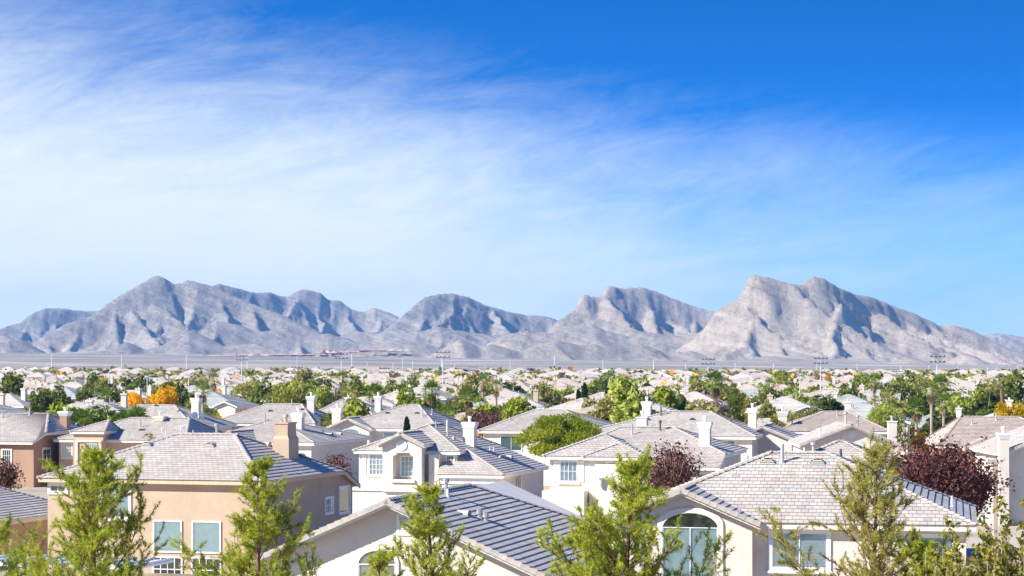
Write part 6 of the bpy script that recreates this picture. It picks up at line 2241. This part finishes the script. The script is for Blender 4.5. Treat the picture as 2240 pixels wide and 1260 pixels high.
# bare brown palm trunk at the right edge
r = empty('bare_trunk', (51.2, 238, 0), 0)
tag(r, 'bare brown palm trunk standing among the golden leaves at the right edge', 'tree')
b = MB(); b.tube([(0, 0, 0), (0.1, 0, 5), (-0.25, 0, 9.9)], [0.26, 0.22, 0.14], 8); b.obj('trunk', 'bark_pine', r)
b = MB()
for k in range(18):
    z = 1 + k * 0.48
    b.tube([(0.02 * k - 0.2 + 0.1, 0, z), (0.02 * k - 0.2 + 0.1, 0, z + 0.1)], [0.29 - k * 0.006, 0.24 - k * 0.006], 8)
b.obj('leaf_scars', 'bark_grey', r)

# square lamp post beside the plum tree
r = empty('lamp_post', (29.4, 139, 0), 0)
tag(r, 'square brown lamp post with box lantern beside the plum tree', 'lamp post')
b = MB(); b.box(-0.14, 0.14, -0.14, 0.14, 0, 5.9); b.obj('post', 'stucco_tan', r)
b = MB(); b.box(-0.19, 0.19, -0.19, 0.19, 5.9, 6.0); b.box(-0.13, 0.13, -0.13, 0.13, 6.0, 6.35); b.obj('lantern', 'trim_beige', r)
b = MB(); b.add([(-0.5, -0.2, 6.36), (0.28, -0.2, 6.36), (0.28, 0.2, 6.36), (-0.5, 0.2, 6.36), (-0.5, -0.2, 6.68), (0.12, -0.2, 6.68), (0.12, 0.2, 6.68), (-0.5, 0.2, 6.68)], [(0, 3, 2, 1), (4, 5, 6, 7), (0, 1, 5, 4), (1, 2, 6, 5), (2, 3, 7, 6), (3, 0, 4, 7)]); b.obj('lamp_head', 'vent_tile', r)

# white patio cover on the left
r = empty('patio_cover', (-26.6, 112.0, 0), -R(16))
tag(r, 'white slatted patio cover behind the pine at the lower left', 'patio cover')
b = MB(); b.box(-2.0, 9.0, 0.0, 4.2, 2.62, 2.74); b.obj('roof', 'vinyl_white', r)
for x in (-1.8, 3.4, 8.8):
    p = MB(); p.box(x - 0.08, x + 0.08, 0.05, 0.21, 0, 2.62); p.obj('post', 'vinyl_white', r)
for k in range(12):
    p = MB(); p.box(-1.9 + k * 0.98, -1.84 + k * 0.98, -0.35, 4.1, 2.745, 2.86); p.obj('slat', 'vinyl_white', r)


# block walls between the gardens
def wall_run(label, X, Y, th, ln, hgt, mat='block_wall'):
    r = empty('garden_wall', (X, Y, 0), -R(th))
    tag(r, label, 'wall')
    b = MB(); b.box(0, ln, 0, 0.2, 0, hgt - 0.1); b.obj('wall', mat, r)
    c = MB(); c.box(-0.03, ln + 0.03, -0.03, 0.23, hgt - 0.1, hgt); c.obj('coping', 'concrete', r)


wall_run('pale block garden wall beyond the lamp post at the right edge', 34.0, 178, 10, 10, 1.75, 'stucco_grey')
wall_run('brown garden fence wall under the patio cover at the lower left', -28.0, 108, 14, 7, 2.0, 'wood_brown')
wall_run('tan block wall behind the grey-sloped house', -9.0, 128, 14, 22, 1.8)

# dark red sandstone knobs at the foot of the left mountains
def outcrop(label, px, py, D, L, H_, seed, col):
    rng = np.random.default_rng(seed)
    X = (px - 1120) / 5000 * D
    zg = CAM_H - (py - 795) / 5000 * D
    nx, ny = 46, 12
    xs, ys = np.linspace(-L / 2, L / 2, nx), np.linspace(-22, 22, ny)
    gx, gy = np.meshgrid(xs, ys)
    e = np.clip(1 - (gx / (L / 2)) ** 2, 0, 1) * np.clip(1 - (gy / 22) ** 2, 0, 1)
    z = H_ * e ** 0.5 * np.clip(ridged((gx + seed * 77) / 34, (gy + seed * 31) / 34, 300 + seed, 4) * 2.4 - 0.75, -0.4, 1.3) - 1.5
    V = np.stack([gx, gy, z], -1).reshape(-1, 3)
    ii = np.arange((ny - 1) * nx).reshape(ny - 1, nx)[:, :-1].ravel()
    o = link(bpy.data.objects.new('red_rock', np_mesh('red_rock', V, np.stack([ii, ii + 1, ii + nx + 1, ii + nx], -1), col)))
    o.location = (X, D, zg)
    tag(o, label, 'rock', 'red sandstone outcrops')


stucco('sandstone', (0.50, 0.34, 0.28), 0.3, 0)
stucco('sandstone_pale', (0.60, 0.46, 0.38), 0.2, 0)
for k, (px, py, L, H_, nm, c) in enumerate(((470, 777, 150, 12, 'red sandstone strip at the foot of the left mountain, leftmost piece', 'sandstone'), (570, 774, 190, 12, 'long red sandstone strip below the left mountain\'s right flank', 'sandstone'), (640, 772, 110, 9, 'low red sandstone piece between the long strip and the tall knob', 'sandstone'), (722, 768, 60, 20, 'tallest red sandstone knob left of centre', 'sandstone'), (700, 775, 110, 8, 'flat red sandstone apron in front of the tallest knob', 'sandstone'), (775, 766, 80, 10, 'red sandstone piece right of the tallest knob', 'sandstone'), (815, 762, 70, 8, 'small red sandstone piece before the central mountain', 'sandstone'), (865, 773, 110, 9, 'red sandstone strip below the central mountain', 'sandstone'), (865, 763, 110, 9, 'pale sandstone blocks above the red strip below the central mountain', 'sandstone_pale'))):
    outcrop(nm, px, py + 3, 4440, L * 0.8, H_ * 0.42, k + 1, c)

# ------------------------------------------------------------------ haze
m = bpy.data.materials.new('haze_air')
m.use_nodes = True
nt = m.node_tree
nt.nodes.remove(nt.nodes['Principled BSDF'])
vol = nt.nodes.new('ShaderNodeVolumePrincipled')
vol.inputs['Color'].default_value = (0.22, 0.52, 1.0, 1)
vol.inputs['Density'].default_value = 0.000055
vol.inputs['Anisotropy'].default_value = 0.0
nt.links.new(vol.outputs[0], [n for n in nt.nodes if n.type == 'OUTPUT_MATERIAL'][0].inputs['Volume'])
MATS['haze_air'] = m
hb = MB(); hb.box(-4200, 4200, -350, 9400, -12, 300)
ho = hb.obj('haze', 'haze_air')
tag(ho, 'thin blue air between the suburb and the mountains', kind='stuff')

# ------------------------------------------------------------------ labels of look-alikes: told apart by their order from the left
def _by_label():
    d = {}
    for o in scene.objects:
        if o.parent is None and o.get('label') and o.get('category'):
            d.setdefault(o['label'], []).append(o)
    return d


for lab, os_ in _by_label().items():
    if len(os_) > 1 and len(lab.split()) > 13:
        for o in os_:
            o['label'] = lab.replace(' mid-row', '').replace(' far-row', '').replace(' rear-row', '')
for lab, os_ in _by_label().items():
    if len(os_) > 1 and len(lab.split()) <= 13:
        os_.sort(key=lambda o: o.location.x / max(o.location.y, 1))
        for k, o in enumerate(os_):
            o['label'] = lab + ', ' + ORD[min(k, 19)] + ' from left'
